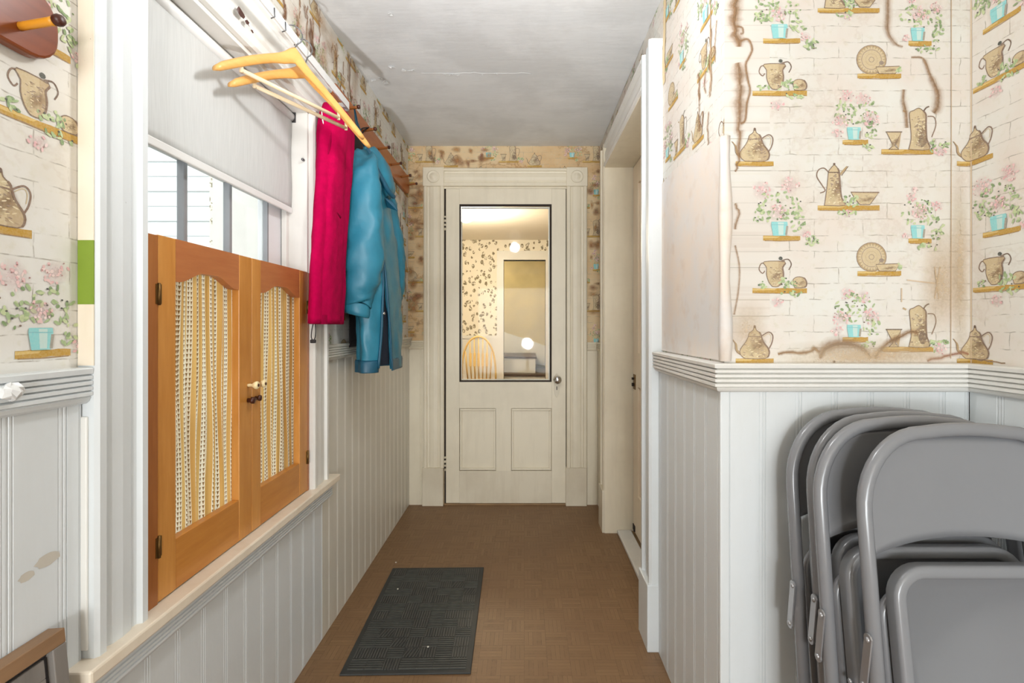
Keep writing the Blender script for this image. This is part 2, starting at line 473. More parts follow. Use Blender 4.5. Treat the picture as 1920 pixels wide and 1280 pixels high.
DOOR1 = dict(x0=-0.512, x1=0.270, z1=2.030)
m = MB(); y0, y1 = YF, YF + 0.13
m.box((XL, y0, 0), (DOOR1['x0'], y1, ZC)); m.box((DOOR1['x1'], y0, 0), (XR, y1, ZC)); m.box((DOOR1['x0'], y0, DOOR1['z1']), (DOOR1['x1'], y1, ZC))
wall_far = tag(m.build('wall_far', 'paper_far'), 'far wall of the passage around the glazed door', kind='structure')

# the large room behind the camera: its wide window is added for the soft daylight
m = MB(); y0, y1 = YB - 0.1, YB
m.box((-2.4, y0, 0), (-1.05, y1, ZC)); m.box((1.40, y0, 0), (2.6, y1, ZC)); m.box((-1.05, y0, 0), (1.40, y1, 0.08)); m.box((-1.05, y0, 2.05), (1.40, y1, ZC))
wall_back = tag(m.build('wall_back', 'back_wall'), 'plain wall of the room behind the viewer', kind='structure')
tag(box('wall_back_left', (-2.5, YB, 0), (-2.4, YR, ZC), 'back_wall'), 'left wall of the room behind the viewer', kind='structure')
tag(box('wall_back_right', (2.5, YB, 0), (2.6, YR, ZC), 'back_wall'), 'right wall of the room behind the viewer', kind='structure')
m = MB(); m.box((-2.4, YR - .12, 0), (XL - .13, YR, ZC)); m.box((XS + .12, YR - .12, 0), (2.5, YR, ZC))
tag(m.build('wall_back_return', 'back_wall'), 'wall returns beside the opening behind the viewer', kind='structure')
tag(box('floor_back', (-2.5, YB - .1, -.06), (2.6, YR - .05, 0), 'floor_vinyl'), 'floor of the room behind the viewer', kind='structure')
tag(box('ceiling_back', (-2.5, YB - .1, ZC), (2.6, YR - .05, ZC + .08), 'far_ceiling'), 'ceiling of the room behind the viewer', kind='structure')
w2 = struct('added_window', label='wide window added in the room behind the viewer')
box('pane', (-1.05, YB - 0.06, 0.08), (1.40, YB - 0.055, 2.05), 'pane_glass', w2)
for x in (-1.05, 0.155, 1.36): box('sash_bar', (x, YB - 0.08, 0.08), (x + 0.04, YB - 0.04, 2.05), 'sash_white', w2)

# peeling flakes of ceiling paint
rnd = random.Random(4)
def flake(x, y, r):
    m = MB(); n = 7; a0 = rnd.random() * 6
    ring = [Vector((x + r * rnd.uniform(0.5, 1.2) * cos(a0 + 2 * pi * k / n), y + 0.7 * r * rnd.uniform(0.5, 1.2) * sin(a0 + 2 * pi * k / n), ZC - rnd.uniform(0.001, 0.45) * r)) for k in range(n)]
    m.add([(x, y, ZC - 0.0015)] + ring, [(0, 1 + k, 1 + (k + 1) % n) for k in range(n)])
    m.build('paint_flake', 'ceil_flake', ceiling, solid=0.0012)
def ceil_xy(px, py):
    Y = F_PX * (ZC - 1.14) / (612 - py); return ((px - 983) / F_PX * Y, Y)
for px, py, r in ((735, 124, .016), (757, 131, .012), (768, 133, .010), (775, 131, .009), (712, 147, .018), (722, 153, .020), (700, 150, .012), (733, 25, .014), (846, 139, .012), (858, 140, .010), (835, 139, .008), (930, 138, .008), (905, 139, .007)):
    flake(*ceil_xy(px, py), r)
# a raised crack line across the ceiling
m = MB(); pts = []
for k in range(24):
    px = 790 + k * 9; pts.append((*ceil_xy(px, 137 + 4 * mnoise.noise(Vector((k * .5, 2, 1)))), ZC - 0.0005))
m.tube(pts, 0.0007, 5); m.build('paint_crack', 'ceil_flake', ceiling)

# ------------------------------------------------------------------ beadboard wainscot: one mesh per board shape, copied
BW = 0.086
def board_mesh(t):
    pr = [(0.0, 0.0), (0.0, t - 0.0018), (0.0014, t), (BW - 0.0160, t), (BW - 0.0148, t - 0.0018), (BW - 0.0132, t - 0.0003), (BW - 0.0105, t), (BW - 0.0078, t - 0.0003),
          (BW - 0.0062, t - 0.0018), (BW - 0.0050, t), (BW - 0.0016, t), (BW - 0.0002, t - 0.0018), (BW - 0.0002, 0.0)]
    m = MB(); n = len(pr)
    m.extrude(pr, lambda a, b: (a, -b, 0), lambda a, b: (a, -b, 1))
    me = bpy.data.meshes.new('board')
    me.from_pydata([tuple(v) for v in m.v], [], m.f)
    bm = bmesh.new(); bm.from_mesh(me); bmesh.ops.recalc_face_normals(bm, faces=bm.faces); bm.to_mesh(me); bm.free()
    return me
BM = {}
def boards(parent, fn_loc, rot, u0, u1, z0, z1, t, mat, phase=0.0):
    """copies of one bead-moulded board side by side from u0 to u1 (last one cut by scaling)"""
    key = (t, mat)
    if key not in BM:
        BM[key] = board_mesh(t); BM[key].materials.append(MATS[mat])
    u = u0 - phase
    while u < u1 - 0.004:
        a = max(u, u0); b = min(u + BW, u1)
        if b - a > 0.004:
            o = bpy.data.objects.new('board', BM[key]); C.objects.link(o); o.parent = parent
            zz0, zz1 = (z0, z1) if not callable(z1) else (z0, z1((a + b) / 2))
            o.location = fn_loc(a, zz0); o.rotation_euler = (0, 0, rot)
            o.scale = ((b - a) / BW, 1, zz1 - zz0)
        u += BW
# left wall: full height outside the window, low under the sill
tl = XLB - XL
boards(wall_left, lambda u, z: (XL, u, z), pi / 2, 0.14, 0.834, 0.0, 1.02, tl, 'paint_cool', 0.02)
boards(wall_left, lambda u, z: (XL, u, z), pi / 2, 0.834, 1.83, 0.0, 0.56, tl, 'paint_cool', 0.02)
boards(wall_left, lambda u, z: (XL, u, z), pi / 2, 1.83, YFB, 0.0, 1.02, tl, 'paint_mid', 0.02)
# right wall (passage side), between the corner and the door casing, and beyond the door
tr_ = XR - XRB
boards(wall_right, lambda u, z: (XR, -u, z), -pi / 2, -1.757, -YCB, 0.0, 1.0, tr_, 'paint_cool', 0.05)
boards(wall_right, lambda u, z: (XR, -u, z), -pi / 2, -YFB, -2.90, 0.0, 1.0, tr_, 'paint_cream', 0.02)
# short wall behind the chairs and the side wall
boards(wall_front, lambda u, z: (u, YC, z), 0, XRB + 0.022, XSB, 0.0, 1.0, YC - YCB, 'paint_cool', -0.0)
box('corner_bead', (XRB - 0.001, YCB - 0.001, 0), (XRB + 0.022, YC, 1.0), 'paint_cool', wall_front, 0.003)
boards(wall_side, lambda u, z: (XS, -u, z), -pi / 2, -YCB, 0.2, 0.0, 1.0, XS - XSB, 'paint_cool')
# far wall, beside the casings
boards(wall_far, lambda u, z: (u, YF, z), 0, XLB, -0.642, 0.0, 1.02, YF - YFB, 'paint_cream')
boards(wall_far, lambda u, z: (u, YF, z), 0, 0.402, XRB, 0.0, 1.0, YF - YFB, 'paint_cream')

# ------------------------------------------------------------------ chair rails (trim)
def rail_prof(h, d):
    """reeded chair rail seen in section: (depth, height) from the bottom up"""
    p = [(0, 0), (d * 0.55, 0.0), (d * 0.75, 0.004), (d * 0.85, 0.010)]
    z = 0.012; n = 4; step = (h - 0.024) / n
    for k in range(n):
        p += [(d * 0.80, z), (d, z + step * 0.22), (d, z + step * 0.78), (d * 0.80, z + step)]
        z += step
    p += [(d * 1.02, h - 0.010), (d * 1.05, h - 0.002), (d * 0.95, h), (0, h)]
    return p
def trim(name, mat, z0, h, d, f0, f1, label):
    m = MB(); m.extrude(rail_prof(h, d), lambda a, b: f0(a, b + z0), lambda a, b: f1(a, b + z0))
    return tag(m.build(name, mat), label, kind='structure')
trim('trim_1', 'paint_cool', 1.012, 0.060, 0.026, lambda d, z: (XL + d, -0.9, z), lambda d, z: (XL + d, 0.836, z), 'reeded chair rail left of the window')
trim('trim_2', 'paint_mid', 1.012, 0.060, 0.026, lambda d, z: (XL + d, 1.83, z), lambda d, z: (XL + d, YF, z), 'chair rail behind the hanging coats')
RZ, RH, RD = 0.984, 0.068, 0.036
trim('trim_3', 'paint_white', RZ, RH, RD, lambda d, z: (XR - d, 1.757, z), lambda d, z: (XR - d, YC - d, z), 'reeded chair rail from doorway to the wall corner')
trim('trim_4', 'paint_white', RZ, RH, RD, lambda d, z: (XR - d, YC - d, z), lambda d, z: (XS - d, YC - d, z), 'reeded chair rail above the folding chairs')
trim('trim_5', 'paint_white', RZ, RH, RD, lambda d, z: (XS - d, YC - d, z), lambda d, z: (XS - d, -0.5, z), 'chair rail on the side wall at right')
trim('trim_6', 'paint_cream', 0.995, 0.055, 0.022, lambda d, z: (XL, YF - d, z), lambda d, z: (-0.642, YF - d, z), 'short chair rail left of the glazed door')
trim('trim_7', 'paint_cream', 0.985, 0.055, 0.022, lambda d, z: (0.402, YF - d, z), lambda d, z: (XR, YF - d, z), 'short chair rail right of the glazed door')
trim('trim_8', 'paint_cream', 0.985, 0.055, 0.026, lambda d, z: (XR - d, YF, z), lambda d, z: (XR - d, 2.902, z), 'short chair rail beyond the side doorway')
# ------------------------------------------------------------------ wallpaper print: flat ink shapes on the paper
class Ink:
    """flat print shapes in wall coordinates (u to the right, z up); layered a hair apart"""
    def __init__(s, fn, u0, u1, z0, z1, alpha=1.0, seed=1):
        s.fn = fn; s.box = (u0, u1, z0, z1); s.v = []; s.f = []; s.c = []; s.a = alpha; s.r = random.Random(seed); s.k = 0
    def poly(s, pts, col, a=1.0, keep=False):
        u0, u1, z0, z1 = s.box
        if all(p[0] <= u0 for p in pts) or all(p[0] >= u1 for p in pts) or all(p[1] <= z0 for p in pts) or all(p[1] >= z1 for p in pts): return
        if not keep: s.k += 1
        d = 0.0005 + min(s.k, 400) * 0.000006
        o = len(s.v)
        s.v += [s.fn(min(max(p[0], u0), u1), min(max(p[1], z0), z1), d) for p in pts]
        al = a if isinstance(a, (list, tuple)) else [a] * len(pts)
        if min(al) >= .55:                       # dense ink: thinned with the paper's own tone, no see-through needed
            q = min(al) * s.a; col = tuple(c * q + p * (1 - q) for c, p in zip(col, (228, 218, 202))); al = [1.0 / s.a] * len(pts)
        s.f.append(list(range(o, o + len(pts)))); s.c.append([(*lin(col), x * s.a) for x in al])
    def ell(s, u, z, a, b, col, al=1.0, n=10, rot=0.0):
        ca, sa = cos(rot), sin(rot)
        s.poly([(u + a * cos(t) * ca - b * sin(t) * sa, z + a * cos(t) * sa + b * sin(t) * ca) for t in [2 * pi * k / n for k in range(n)]], col, al)
    def soft(s, u, z, a, b, col, al, n=14):
        """blotch fading to nothing at its rim"""
        s.k += 1
        rim = [(u + a * cos(t) * (1 + .15 * sin(3 * t + u * 90)), z + b * sin(t) * (1 + .15 * cos(2 * t + z * 70))) for t in [2 * pi * k / n for k in range(n)]]
        for i in range(n): s.poly([(u, z), rim[i], rim[(i + 1) % n]], col, [al, 0, 0], True)
    def stroke(s, pts, w, col, al=1.0, fade=False):
        P = [Vector(p[:2]) for p in pts]; P = [p for i, p in enumerate(P) if i == 0 or (p - P[i - 1]).length > 1e-6]
        n = len(P)
        if n < 2: return
        W = [w[min(i, len(w) - 1)] if isinstance(w, (list, tuple)) else w for i in range(n)]
        L, R = [], []
        for i in range(n):
            d = P[min(i + 1, n - 1)] - P[max(i - 1, 0)]
            if d.length < 1e-7: d = Vector((1, 0))
            d.normalize(); nn = Vector((-d.y, d.x)) * W[i] / 2
            L.append(tuple(P[i] + nn)); R.append(tuple(P[i] - nn))
        s.k += 1
        for i in range(n - 1):
            if fade:
                c0, c1 = tuple(P[i]), tuple(P[i + 1])
                s.poly([L[i], c0, c1, L[i + 1]], col, [0, al, al, 0], True); s.poly([c0, R[i], R[i + 1], c1], col, [al, 0, 0, al], True)
            else: s.poly([L[i], R[i], R[i + 1], L[i + 1]], col, al, True)
    def stain(s, pts, w, col, al):
        """tide mark: wide soft wash with a darker ragged core"""
        mul = lambda f: [x * f for x in w] if isinstance(w, (list, tuple)) else w * f
        s.stroke(pts, mul(2.3), col, al * .75, True); s.stroke(pts, mul(1.25), col, al, True)
        s.stroke([(p[0] + .0012, p[1]) for p in pts], mul(.3), tuple(int(c * .8) for c in col), al * .6)
    def build(s, name, parent):
        me = bpy.data.meshes.new(name); me.from_pydata(s.v, [], s.f)
        ca = me.color_attributes.new('ink', 'FLOAT_COLOR', 'CORNER')
        i = 0
        for p in me.polygons:
            for q, li in enumerate(p.loop_indices): ca.data[li].color = s.c[p.index][q]
        me.materials.append(MATS['print_ink']); me.materials.append(MATS['print_ink_dense'])
        for p in me.polygons: p.material_index = 1 if min(c[3] for c in s.c[p.index]) >= .999 else 0
        o = bpy.data.objects.new(name, me); C.objects.link(o); o.parent = parent
        return o

GOLD = (190, 146, 44); TAN = (206, 184, 142); TAN2 = (182, 154, 110); DK = (104, 78, 60); DK2 = (132, 104, 84)
GREEN = (150, 178, 118); GREEN2 = (110, 142, 84); LIME = (190, 206, 150); PINK = (236, 186, 188); PINK2 = (226, 160, 168); AQUA = (142, 212, 212); AQUA2 = (106, 190, 198); INK = (44, 50, 44)

def sp(pts, n=5):
    """Catmull-Rom through points"""
    out = []
    for i in range(len(pts) - 1):
        p0 = Vector(pts[max(i - 1, 0)]); p1 = Vector(pts[i]); p2 = Vector(pts[i + 1]); p3 = Vector(pts[min(i + 2, len(pts) - 1)])
        for k in range(n):
            t = k / n
            out.append(tuple(0.5 * ((2 * p1) + (-p0 + p2) * t + (2 * p0 - 5 * p1 + 4 * p2 - p3) * t * t + (-p0 + 3 * p1 - 3 * p2 + p3) * t ** 3)))
    out.append(tuple(pts[-1])); return out

def m_shelf(k, u, z, a, b):
    r = k.r
    top = [(u + a + (b - a) * t / 8, z + r.uniform(-.0008, .0008)) for t in range(9)]
    bot = [(u + b - (b - a) * t / 8, z - 0.0115 + r.uniform(-.0012, .0012)) for t in range(9)]
    k.poly(top + bot, GOLD)
    k.poly([(u + a, z - .001), (u + a + (b - a) * .45, z - .001), (u + a + (b - a) * .4, z - .005), (u + a, z - .006)], (214, 176, 84), .8)
    k.stroke([(u + a + .004, z - .0118), (u + a + (b - a) * .5, z - .0128), (u + b - .003, z - .0116)], .0016, (140, 96, 40), .8)
def mottled(k, u, z, pts, lo=8):
    """body of a vessel: tan fill, dark right side, hatching and an outline"""
    r = k.r; P = [(u + a, z + b) for a, b in pts]
    k.poly(P, TAN, .95)
    xs = [p[0] for p in P]; zs = [p[1] for p in P]; w = max(xs) - min(xs); h = max(zs) - min(zs); cx = (max(xs) + min(xs)) / 2
    right = [p for p in P if p[0] > cx + w * .10]
    if len(right) > 2: k.poly(right, (178, 148, 102), .75)
    for q in range(3): k.soft(cx - w * .12 + q * w * .16, min(zs) + h * (.25 + .12 * q), w * .2, h * .2, (230, 212, 166) if q == 0 else (146, 108, 72), .6)
    for i in range(lo * 6):
        t = r.random(); zz = min(zs) + h * r.uniform(.06, .8)
        row = [p[0] for p in P if abs(p[1] - zz) < h * .14] or xs
        a, b = min(row), max(row); uu = a + (b - a) * (.12 + .76 * r.random() ** .7)
        k.ell(uu, zz, w * r.uniform(.03, .075), h * .014, r.choice((DK2, (120, 90, 66), (230, 214, 172), (222, 202, 152), (160, 126, 84))), .75, 6, r.uniform(-.5, .5))
    k.stroke(P + [P[0]], .0018, (116, 88, 66), .9)
    rs = [p for p in P if p[0] > cx + w * .12 and min(zs) + h * .04 < p[1] < min(zs) + h * .93]
    if len(rs) > 1: k.stroke(rs, .0036, (112, 82, 60), .85)
def m_leaves(k, u, z, ru, rz, n, dots=True):
    r = k.r
    for i in range(n):
        a = r.random() * 2 * pi; q = r.random() ** .6
        uu, zz = u + ru * q * cos(a), z + rz * q * sin(a)
        k.ell(uu, zz, r.uniform(.003, .0068), r.uniform(.0018, .0034), r.choice((GREEN, GREEN2, LIME, LIME, GREEN)), .85, 7, r.uniform(0, 3))
    if dots:
        for i in range(max(2, n // 4)):
            a = r.random() * 2 * pi; q = r.random() ** .5
            k.ell(u + ru * q * cos(a), z + rz * q * sin(a), .0021, .0017, r.choice((INK, DK, INK, GREEN2)), .9, 6)
def m_bloom(k, u, z, rad, n=16):
    r = k.r
    k.soft(u, z, rad * 1.1, rad * .95, (244, 206, 206), .5, 10)
    for i in range(n):
        a = r.random() * 2 * pi; q = r.random() ** .5 * rad
        k.ell(u + q * cos(a), z + q * .85 * sin(a), r.uniform(.002, .0042), r.uniform(.0015, .003), r.choice((PINK, PINK2, (246, 216, 214), PINK)), .7, 7, r.uniform(0, 3))
    for i in range(n // 4):
        a = r.random() * 2 * pi; q = r.random() ** .5 * rad
        k.ell(u + q * cos(a), z + q * .85 * sin(a), .0016, .0013, (150, 90, 92), .8, 5)
def m_pot(k, u, z, w=.019, h=.034):
    k.poly([(u - w, z + h), (u + w, z + h), (u + w * 1.05, z + h * .78), (u + w * .8, z), (u - w * .8, z), (u - w * 1.05, z + h * .78)], AQUA)
    k.poly([(u - w * .2, z + h * .95), (u + w * .55, z + h * .95), (u + w * .5, z + .002), (u - w * .1, z + .002)], (178, 228, 226), .6)
    k.stroke([(u - w, z + h * .8), (u + w, z + h * .78)], .0018, AQUA2, .8)
    k.stroke([(u + w * 1.0, z + h * .7), (u + w * .85, z + .002)], .005, (116, 110, 96), .6)

def teapot(k, u, z):
    m_shelf(k, u, z, -.046, .046)
    k.stroke(sp([(u - .030, z + .010), (u - .042, z + .018), (u - .045, z + .034), (u - .054, z + .047)]), [.007] * 6 + [.0045] * 6 + [.0026] * 4, TAN2)
    k.stroke(sp([(u - .033, z + .008), (u - .046, z + .020), (u - .048, z + .036), (u - .056, z + .048)]), .0016, DK2)
    k.stroke(sp([(u + .016, z + .054), (u + .034, z + .064), (u + .044, z + .055), (u + .041, z + .036), (u + .032, z + .020)]), .0030, DK2)
    k.stroke(sp([(u + .020, z + .052), (u + .033, z + .060), (u + .039, z + .053), (u + .037, z + .038)]), .0014, TAN)
    mottled(k, u, z, sp([(-.024, 0), (.024, 0), (.035, .011), (.033, .024), (.021, .040), (.016, .054), (.013, .062), (.004, .069), (.0015, .079), (-.0015, .079), (-.004, .069), (-.013, .062), (-.016, .052), (-.022, .040), (-.035, .022), (-.034, .009), (-.024, 0)], 3)[:-1], 10)
    k.stroke([(u - .016, z + .053), (u + .017, z + .054)], .002, DK2); k.ell(u, z + .077, .0028, .0035, DK)
def pitcher(k, u, z):
    m_shelf(k, u, z, -.066, .066)
    k.stroke(sp([(u - .030, z + .058), (u - .044, z + .060), (u - .050, z + .046), (u - .042, z + .036), (u - .036, z + .042)]), .0026, DK2)
    k.stroke(sp([(u + .004, z + .066), (u + .020, z + .070), (u + .028, z + .058), (u + .022, z + .044)]), .0026, DK)
    mottled(k, u - .012, z + .004, sp([(-.006, 0), (.008, 0), (.018, .012), (.021, .030), (.019, .046), (.024, .060), (-.026, .060), (-.020, .046), (-.020, .028), (-.014, .010), (-.006, 0)], 3)[:-1], 7)
    k.ell(u + .002, z + .072, .005, .0045, INK, .85); k.ell(u + .008, z + .066, .004, .003, DK, .8)
    mottled(k, u + .048, z + .001, sp([(-.012, 0), (.012, .001), (.017, .012), (.010, .024), (-.006, .026), (-.016, .018), (-.012, 0)], 3)[:-1], 4)
    m_leaves(k, u + .018, z + .012, .024, .014, 18); m_leaves(k, u - .042, z + .008, .016, .008, 8); m_leaves(k, u + .030, z - .012, .026, .008, 10)
    m_bloom(k, u - .006, z - .034, .016, 8)
def potA(k, u, z):
    m_shelf(k, u, z, -.044, .046)
    m_bloom(k, u - .046, z + .110, .026, 24); m_bloom(k, u + .020, z + .122, .024, 22)
    m_leaves(k, u - .010, z + .072, .060, .036, 50); m_leaves(k, u - .046, z + .048, .022, .018, 14)
    m_bloom(k, u - .006, z + .060, .020, 18)
    m_pot(k, u - .005, z)
    m_leaves(k, u + .040, z + .030, .018, .024, 16, False)
    m_bloom(k, u + .058, z + .004, .012, 8); m_leaves(k, u + .072, z - .014, .016, .014, 16)
def potB(k, u, z):
    m_shelf(k, u, z, -.030, .032)
    m_bloom(k, u - .020, z + .105, .018, 14); m_bloom(k, u + .020, z + .098, .018, 16)
    m_leaves(k, u, z + .070, .052, .036, 44)
    m_bloom(k, u - .034, z + .046, .022, 18); m_bloom(k, u + .038, z + .050, .022, 20)
    m_leaves(k, u + .040, z + .024, .022, .022, 16); m_bloom(k, u - .044, z + .016, .014, 9)
    m_pot(k, u - .003, z, .016, .030); m_leaves(k, u + .030, z - .018, .018, .008, 8)
def potC(k, u, z):
    m_shelf(k, u, z, -.024, .032)
    m_bloom(k, u - .018, z + .100, .012, 12); m_bloom(k, u - .010, z + .118, .009, 8)
    m_leaves(k, u + .006, z + .062, .050, .032, 40); m_bloom(k, u + .004, z + .066, .022, 20); m_bloom(k, u + .044, z + .080, .016, 12)
    m_pot(k, u - .002, z, .016, .032); m_leaves(k, u + .046, z + .022, .016, .028, 16); m_leaves(k, u + .022, z - .020, .030, .010, 12); m_bloom(k, u - .030, z + .006, .010, 7)
def plate(k, u, z):
    m_shelf(k, u, z, -.052, .054)
    k.ell(u - .018, z + .034, .036, .035, TAN2, .95, 20); k.ell(u - .018, z + .034, .032, .031, TAN, .9, 20)
    for q, c in ((.024, DK2), (.014, TAN2), (.006, DK2)):
        n = 18; k.stroke([(u - .018 + q * cos(2 * pi * i / n), z + .034 + q * sin(2 * pi * i / n)) for i in range(n + 1)], .0016, c, .7)
    n = 24; k.stroke([(u - .018 + .036 * cos(2 * pi * i / n), z + .034 + .035 * sin(2 * pi * i / n)) for i in range(n + 1)], .0016, DK2, .9)
    for i in range(26):
        a = 2 * pi * i / 26; k.stroke([(u - .018 + .027 * cos(a), z + .034 + .027 * sin(a)), (u - .018 + .033 * cos(a), z + .034 + .033 * sin(a))], .0012, DK2, .5)
    mottled(k, u + .022, z, [(-.022, 0), (.018, 0), (.028, .018), (-.030, .016)], 5); k.ell(u + .006, z + .026, .006, .005, DK, .6)
    m_leaves(k, u + .046, z + .008, .008, .010, 6, False)
def coffeepot(k, u, z):
    m_shelf(k, u, z, -.076, .074)
    k.stroke(sp([(u - .048, z + .078), (u - .060, z + .090), (u - .074, z + .086), (u - .078, z + .070), (u - .066, z + .050), (u - .058, z + .036), (u - .070, z + .030)]), .0028, DK2)
    k.stroke(sp([(u - .022, z + .074), (u - .012, z + .086), (u - .004, z + .094)]), .005, TAN2); k.stroke(sp([(u - .018, z + .072), (u - .008, z + .086), (u - .002, z + .095)]), .0016, DK)
    mottled(k, u - .036, z, sp([(-.024, 0), (.026, 0), (.018, .018), (.014, .050), (.012, .080), (.008, .090), (.001, .098), (-.001, .098), (-.010, .088), (-.014, .080), (-.017, .050), (-.021, .018), (-.024, 0)], 3)[:-1], 10)
    k.stroke([(u - .051, z + .080), (u - .022, z + .080)], .0024, DK); k.ell(u - .036, z + .100, .003, .003, DK)
    mottled(k, u + .038, z + .002, [(-.012, 0), (.012, 0), (.024, .016), (.034, .030), (-.034, .030), (-.024, .014)], 5)
    k.stroke([(u + .004, z + .032), (u + .073, z + .031)], .0024, DK2)
    m_leaves(k, u + .006, z + .012, .018, .016, 16); m_bloom(k, u - .004, z - .020, .012, 6); m_leaves(k, u - .008, z - .018, .024, .008, 8)
def ewer(k, u, z):
    m_shelf(k, u, z, -.082, .044)
    k.stroke(sp([(u + .030, z + .080), (u + .046, z + .078), (u + .050, z + .058), (u + .040, z + .030)]), .0026, DK2)
    k.stroke(sp([(u + .016, z + .086), (u + .026, z + .100), (u + .034, z + .104)]), .0034, DK)
    mottled(k, u + .008, z, sp([(-.024, 0), (.026, 0), (.020, .024), (.018, .060), (.018, .084), (.010, .094), (0, .100), (-.012, .094), (-.022, .088), (-.020, .060), (-.018, .026), (-.024, 0)], 3)[:-1], 14)
    k.ell(u + .018, z + .022, .010, .016, DK2, .5); k.stroke([(u - .022, z + .090), (u - .030, z + .094)], .004, TAN2)
    mottled(k, u - .052, z, [(-.012, 0), (.012, 0), (.003, .008), (.004, .014), (.018, .042), (-.018, .042), (-.004, .014), (-.003, .008)], 5)
    k.stroke([(u - .072, z + .042), (u - .032, z + .042)], .0026, DK)
    m_leaves(k, u + .044, z + .006, .010, .018, 12); m_bloom(k, u + .062, z - .004, .016, 12); m_leaves(k, u + .070, z + .012, .012, .008, 8)

S_ = 774.0
def fz(py): return 1.14 - (py - 612) / S_
def fu(px): return (px - 983) / S_
U0 = fu(1415); PU = 0.536; PZ = 0.478
TILE = [(teapot, 0.0, fz(672)), (pitcher, fu(1462) - U0, fz(540)), (potA, fu(1465) - U0, fz(442)), (coffeepot, fu(1592) - U0, fz(385)),
        (plate, fu(1648) - U0, fz(508)), (potB, fu(1603) - U0, fz(632)), (potC, fu(1722) - U0, fz(447)), (ewer, fu(1716) - U0, fz(650))]
def lay(k, u_org, z_shift, skip=None):
    u0, u1, z0, z1 = k.box
    for fn, du, z in TILE:
        for i in range(-8, 9):
            for j in range(-4, 5):
                uu = u_org + du + i * PU; zz = z + z_shift + j * PZ
                if u0 - .09 < uu < u1 + .09 and z0 - .13 < zz < z1 + .02 and not (skip and skip(uu, zz)):
                    k.k = 0; fn(k, uu, zz)
def wob(pts, amp, n, seed):
    r = random.Random(seed); out = []
    for i in range(len(pts) - 1):
        p, q = Vector(pts[i]), Vector(pts[i + 1])
        for t in range(n):
            w = p.lerp(q, t / n); out.append((w.x + r.uniform(-amp, amp), w.y + r.uniform(-amp, amp)))
    out.append(tuple(pts[-1])); return out
STAIN = (176, 130, 80)

# short wall behind the chairs
k = Ink(on_chairwall, XR, XS, 1.03, ZC, seed=11)
lay(k, U0, 0.0)
px = lambda pts: [(fu(a), fz(b)) for a, b in pts]
k.stain(wob(px([(1377, -90), (1380, 0), (1376, 25), (1377, 55), (1385, 88)]), .004, 3, 1), [.024, .028, .020, .018, .022, .019, .016, .024, .018, .014, .02, .016, .01], STAIN, .8)
k.stain(sp(px([(1380, 50), (1391, 52), (1393, 62), (1388, 64)])), .004, STAIN, .7)
k.stain(sp(px([(1386, 78), (1402, 74), (1410, 92), (1404, 108), (1398, 122), (1402, 150), (1406, 170), (1400, 195), (1397, 225), (1388, 232)])), .005, STAIN, .75)
k.stain(wob(px([(1384, 118), (1388, 150), (1386, 170), (1386, 196), (1384, 240), (1386, 262), (1384, 300), (1378, 322)]), .003, 3, 3), [.012, .02, .026, .02, .012, .018, .022, .014, .02, .026, .018, .014, .010, .016, .012, .008, .010, .008, .006, .006, .005, .004], STAIN, .6)
k.stain(wob(px([(1379, 380), (1385, 400), (1378, 430)]), .002, 4, 4), .006, STAIN, .5)
k.stain(sp(px([(1378, 460), (1386, 500), (1384, 545), (1376, 590)])), .004, STAIN, .45)
# stain loops lower down and above the ewer
k.stain(wob(px([(1458, 664), (1478, 660), (1500, 661), (1518, 660), (1526, 651), (1537, 660)]), .0015, 3, 5), [.005, .006, .005, .006, .006, .005, .006, .007, .006, .005, .006, .007, .008, .007, .006, .005], STAIN, .85)
k.stain(sp(px([(1537, 672), (1545, 655), (1568, 645), (1598, 646), (1620, 656), (1632, 672)])), [.006, .008, .010, .013, .016, .018, .020, .021, .021, .020, .020, .021, .021, .020, .018, .016, .015, .014, .013, .012, .010, .009, .008, .007, .006, .005], (178, 140, 104), .75)
k.stain(sp(px([(1640, 672), (1645, 662), (1665, 642), (1690, 630), (1705, 622), (1722, 624)])), .010, STAIN, .6)
k.stain(sp(px([(1708, 108), (1730, 110), (1742, 138), (1752, 160), (1758, 176), (1757, 200), (1750, 212)])), [.004] * 6 + [.008] * 6 + [.012] * 6 + [.015] * 6 + [.016] * 4 + [.012] * 3, STAIN, .6)
k.stain(sp(px([(1694, 168), (1693, 190), (1698, 212), (1700, 240)])), [.008] * 5 + [.010] * 5 + [.009] * 6, STAIN, .55)
k.stain(sp(px([(1664, -20), (1664, 30), (1664, 60), (1678, 82), (1692, 88)])), [.012] * 10 + [.010] * 6 + [.005] * 5, STAIN, .5)
k.stain(wob(px([(1738, 676), (1770, 668), (1800, 660), (1815, 664)]), .002, 4, 9), .006, (190, 120, 84), .6)
k.stroke(px([(1783, -100), (1783, 300), (1782, 672)]), .0018, (176, 142, 104), .8)
for a, b, c, d in ((1700, 525, 1752, 531), (1752, 500, 1760, 560), (1762, 500, 1752, 560), (1690, 540, 1690, 566)):
    k.stroke(px([(a, b), (c, d)]), .003, (206, 172, 134), .6)
k.soft(fu(1800), fz(500), .03, .26, (214, 184, 140), .6); k.soft(fu(1765), fz(530), .06, .16, (214, 184, 140), .55); k.soft(fu(1600), fz(668), .25, .05, (218, 190, 150), .6)
for a, b, w, h in ((1400, 615, .045, .05), (1660, 665, .12, .018)):
    k.soft(fu(a), fz(b), w * 1.4, h * 1.4, (220, 190, 150), .5)
k.build('wallpaper_print', wall_front)
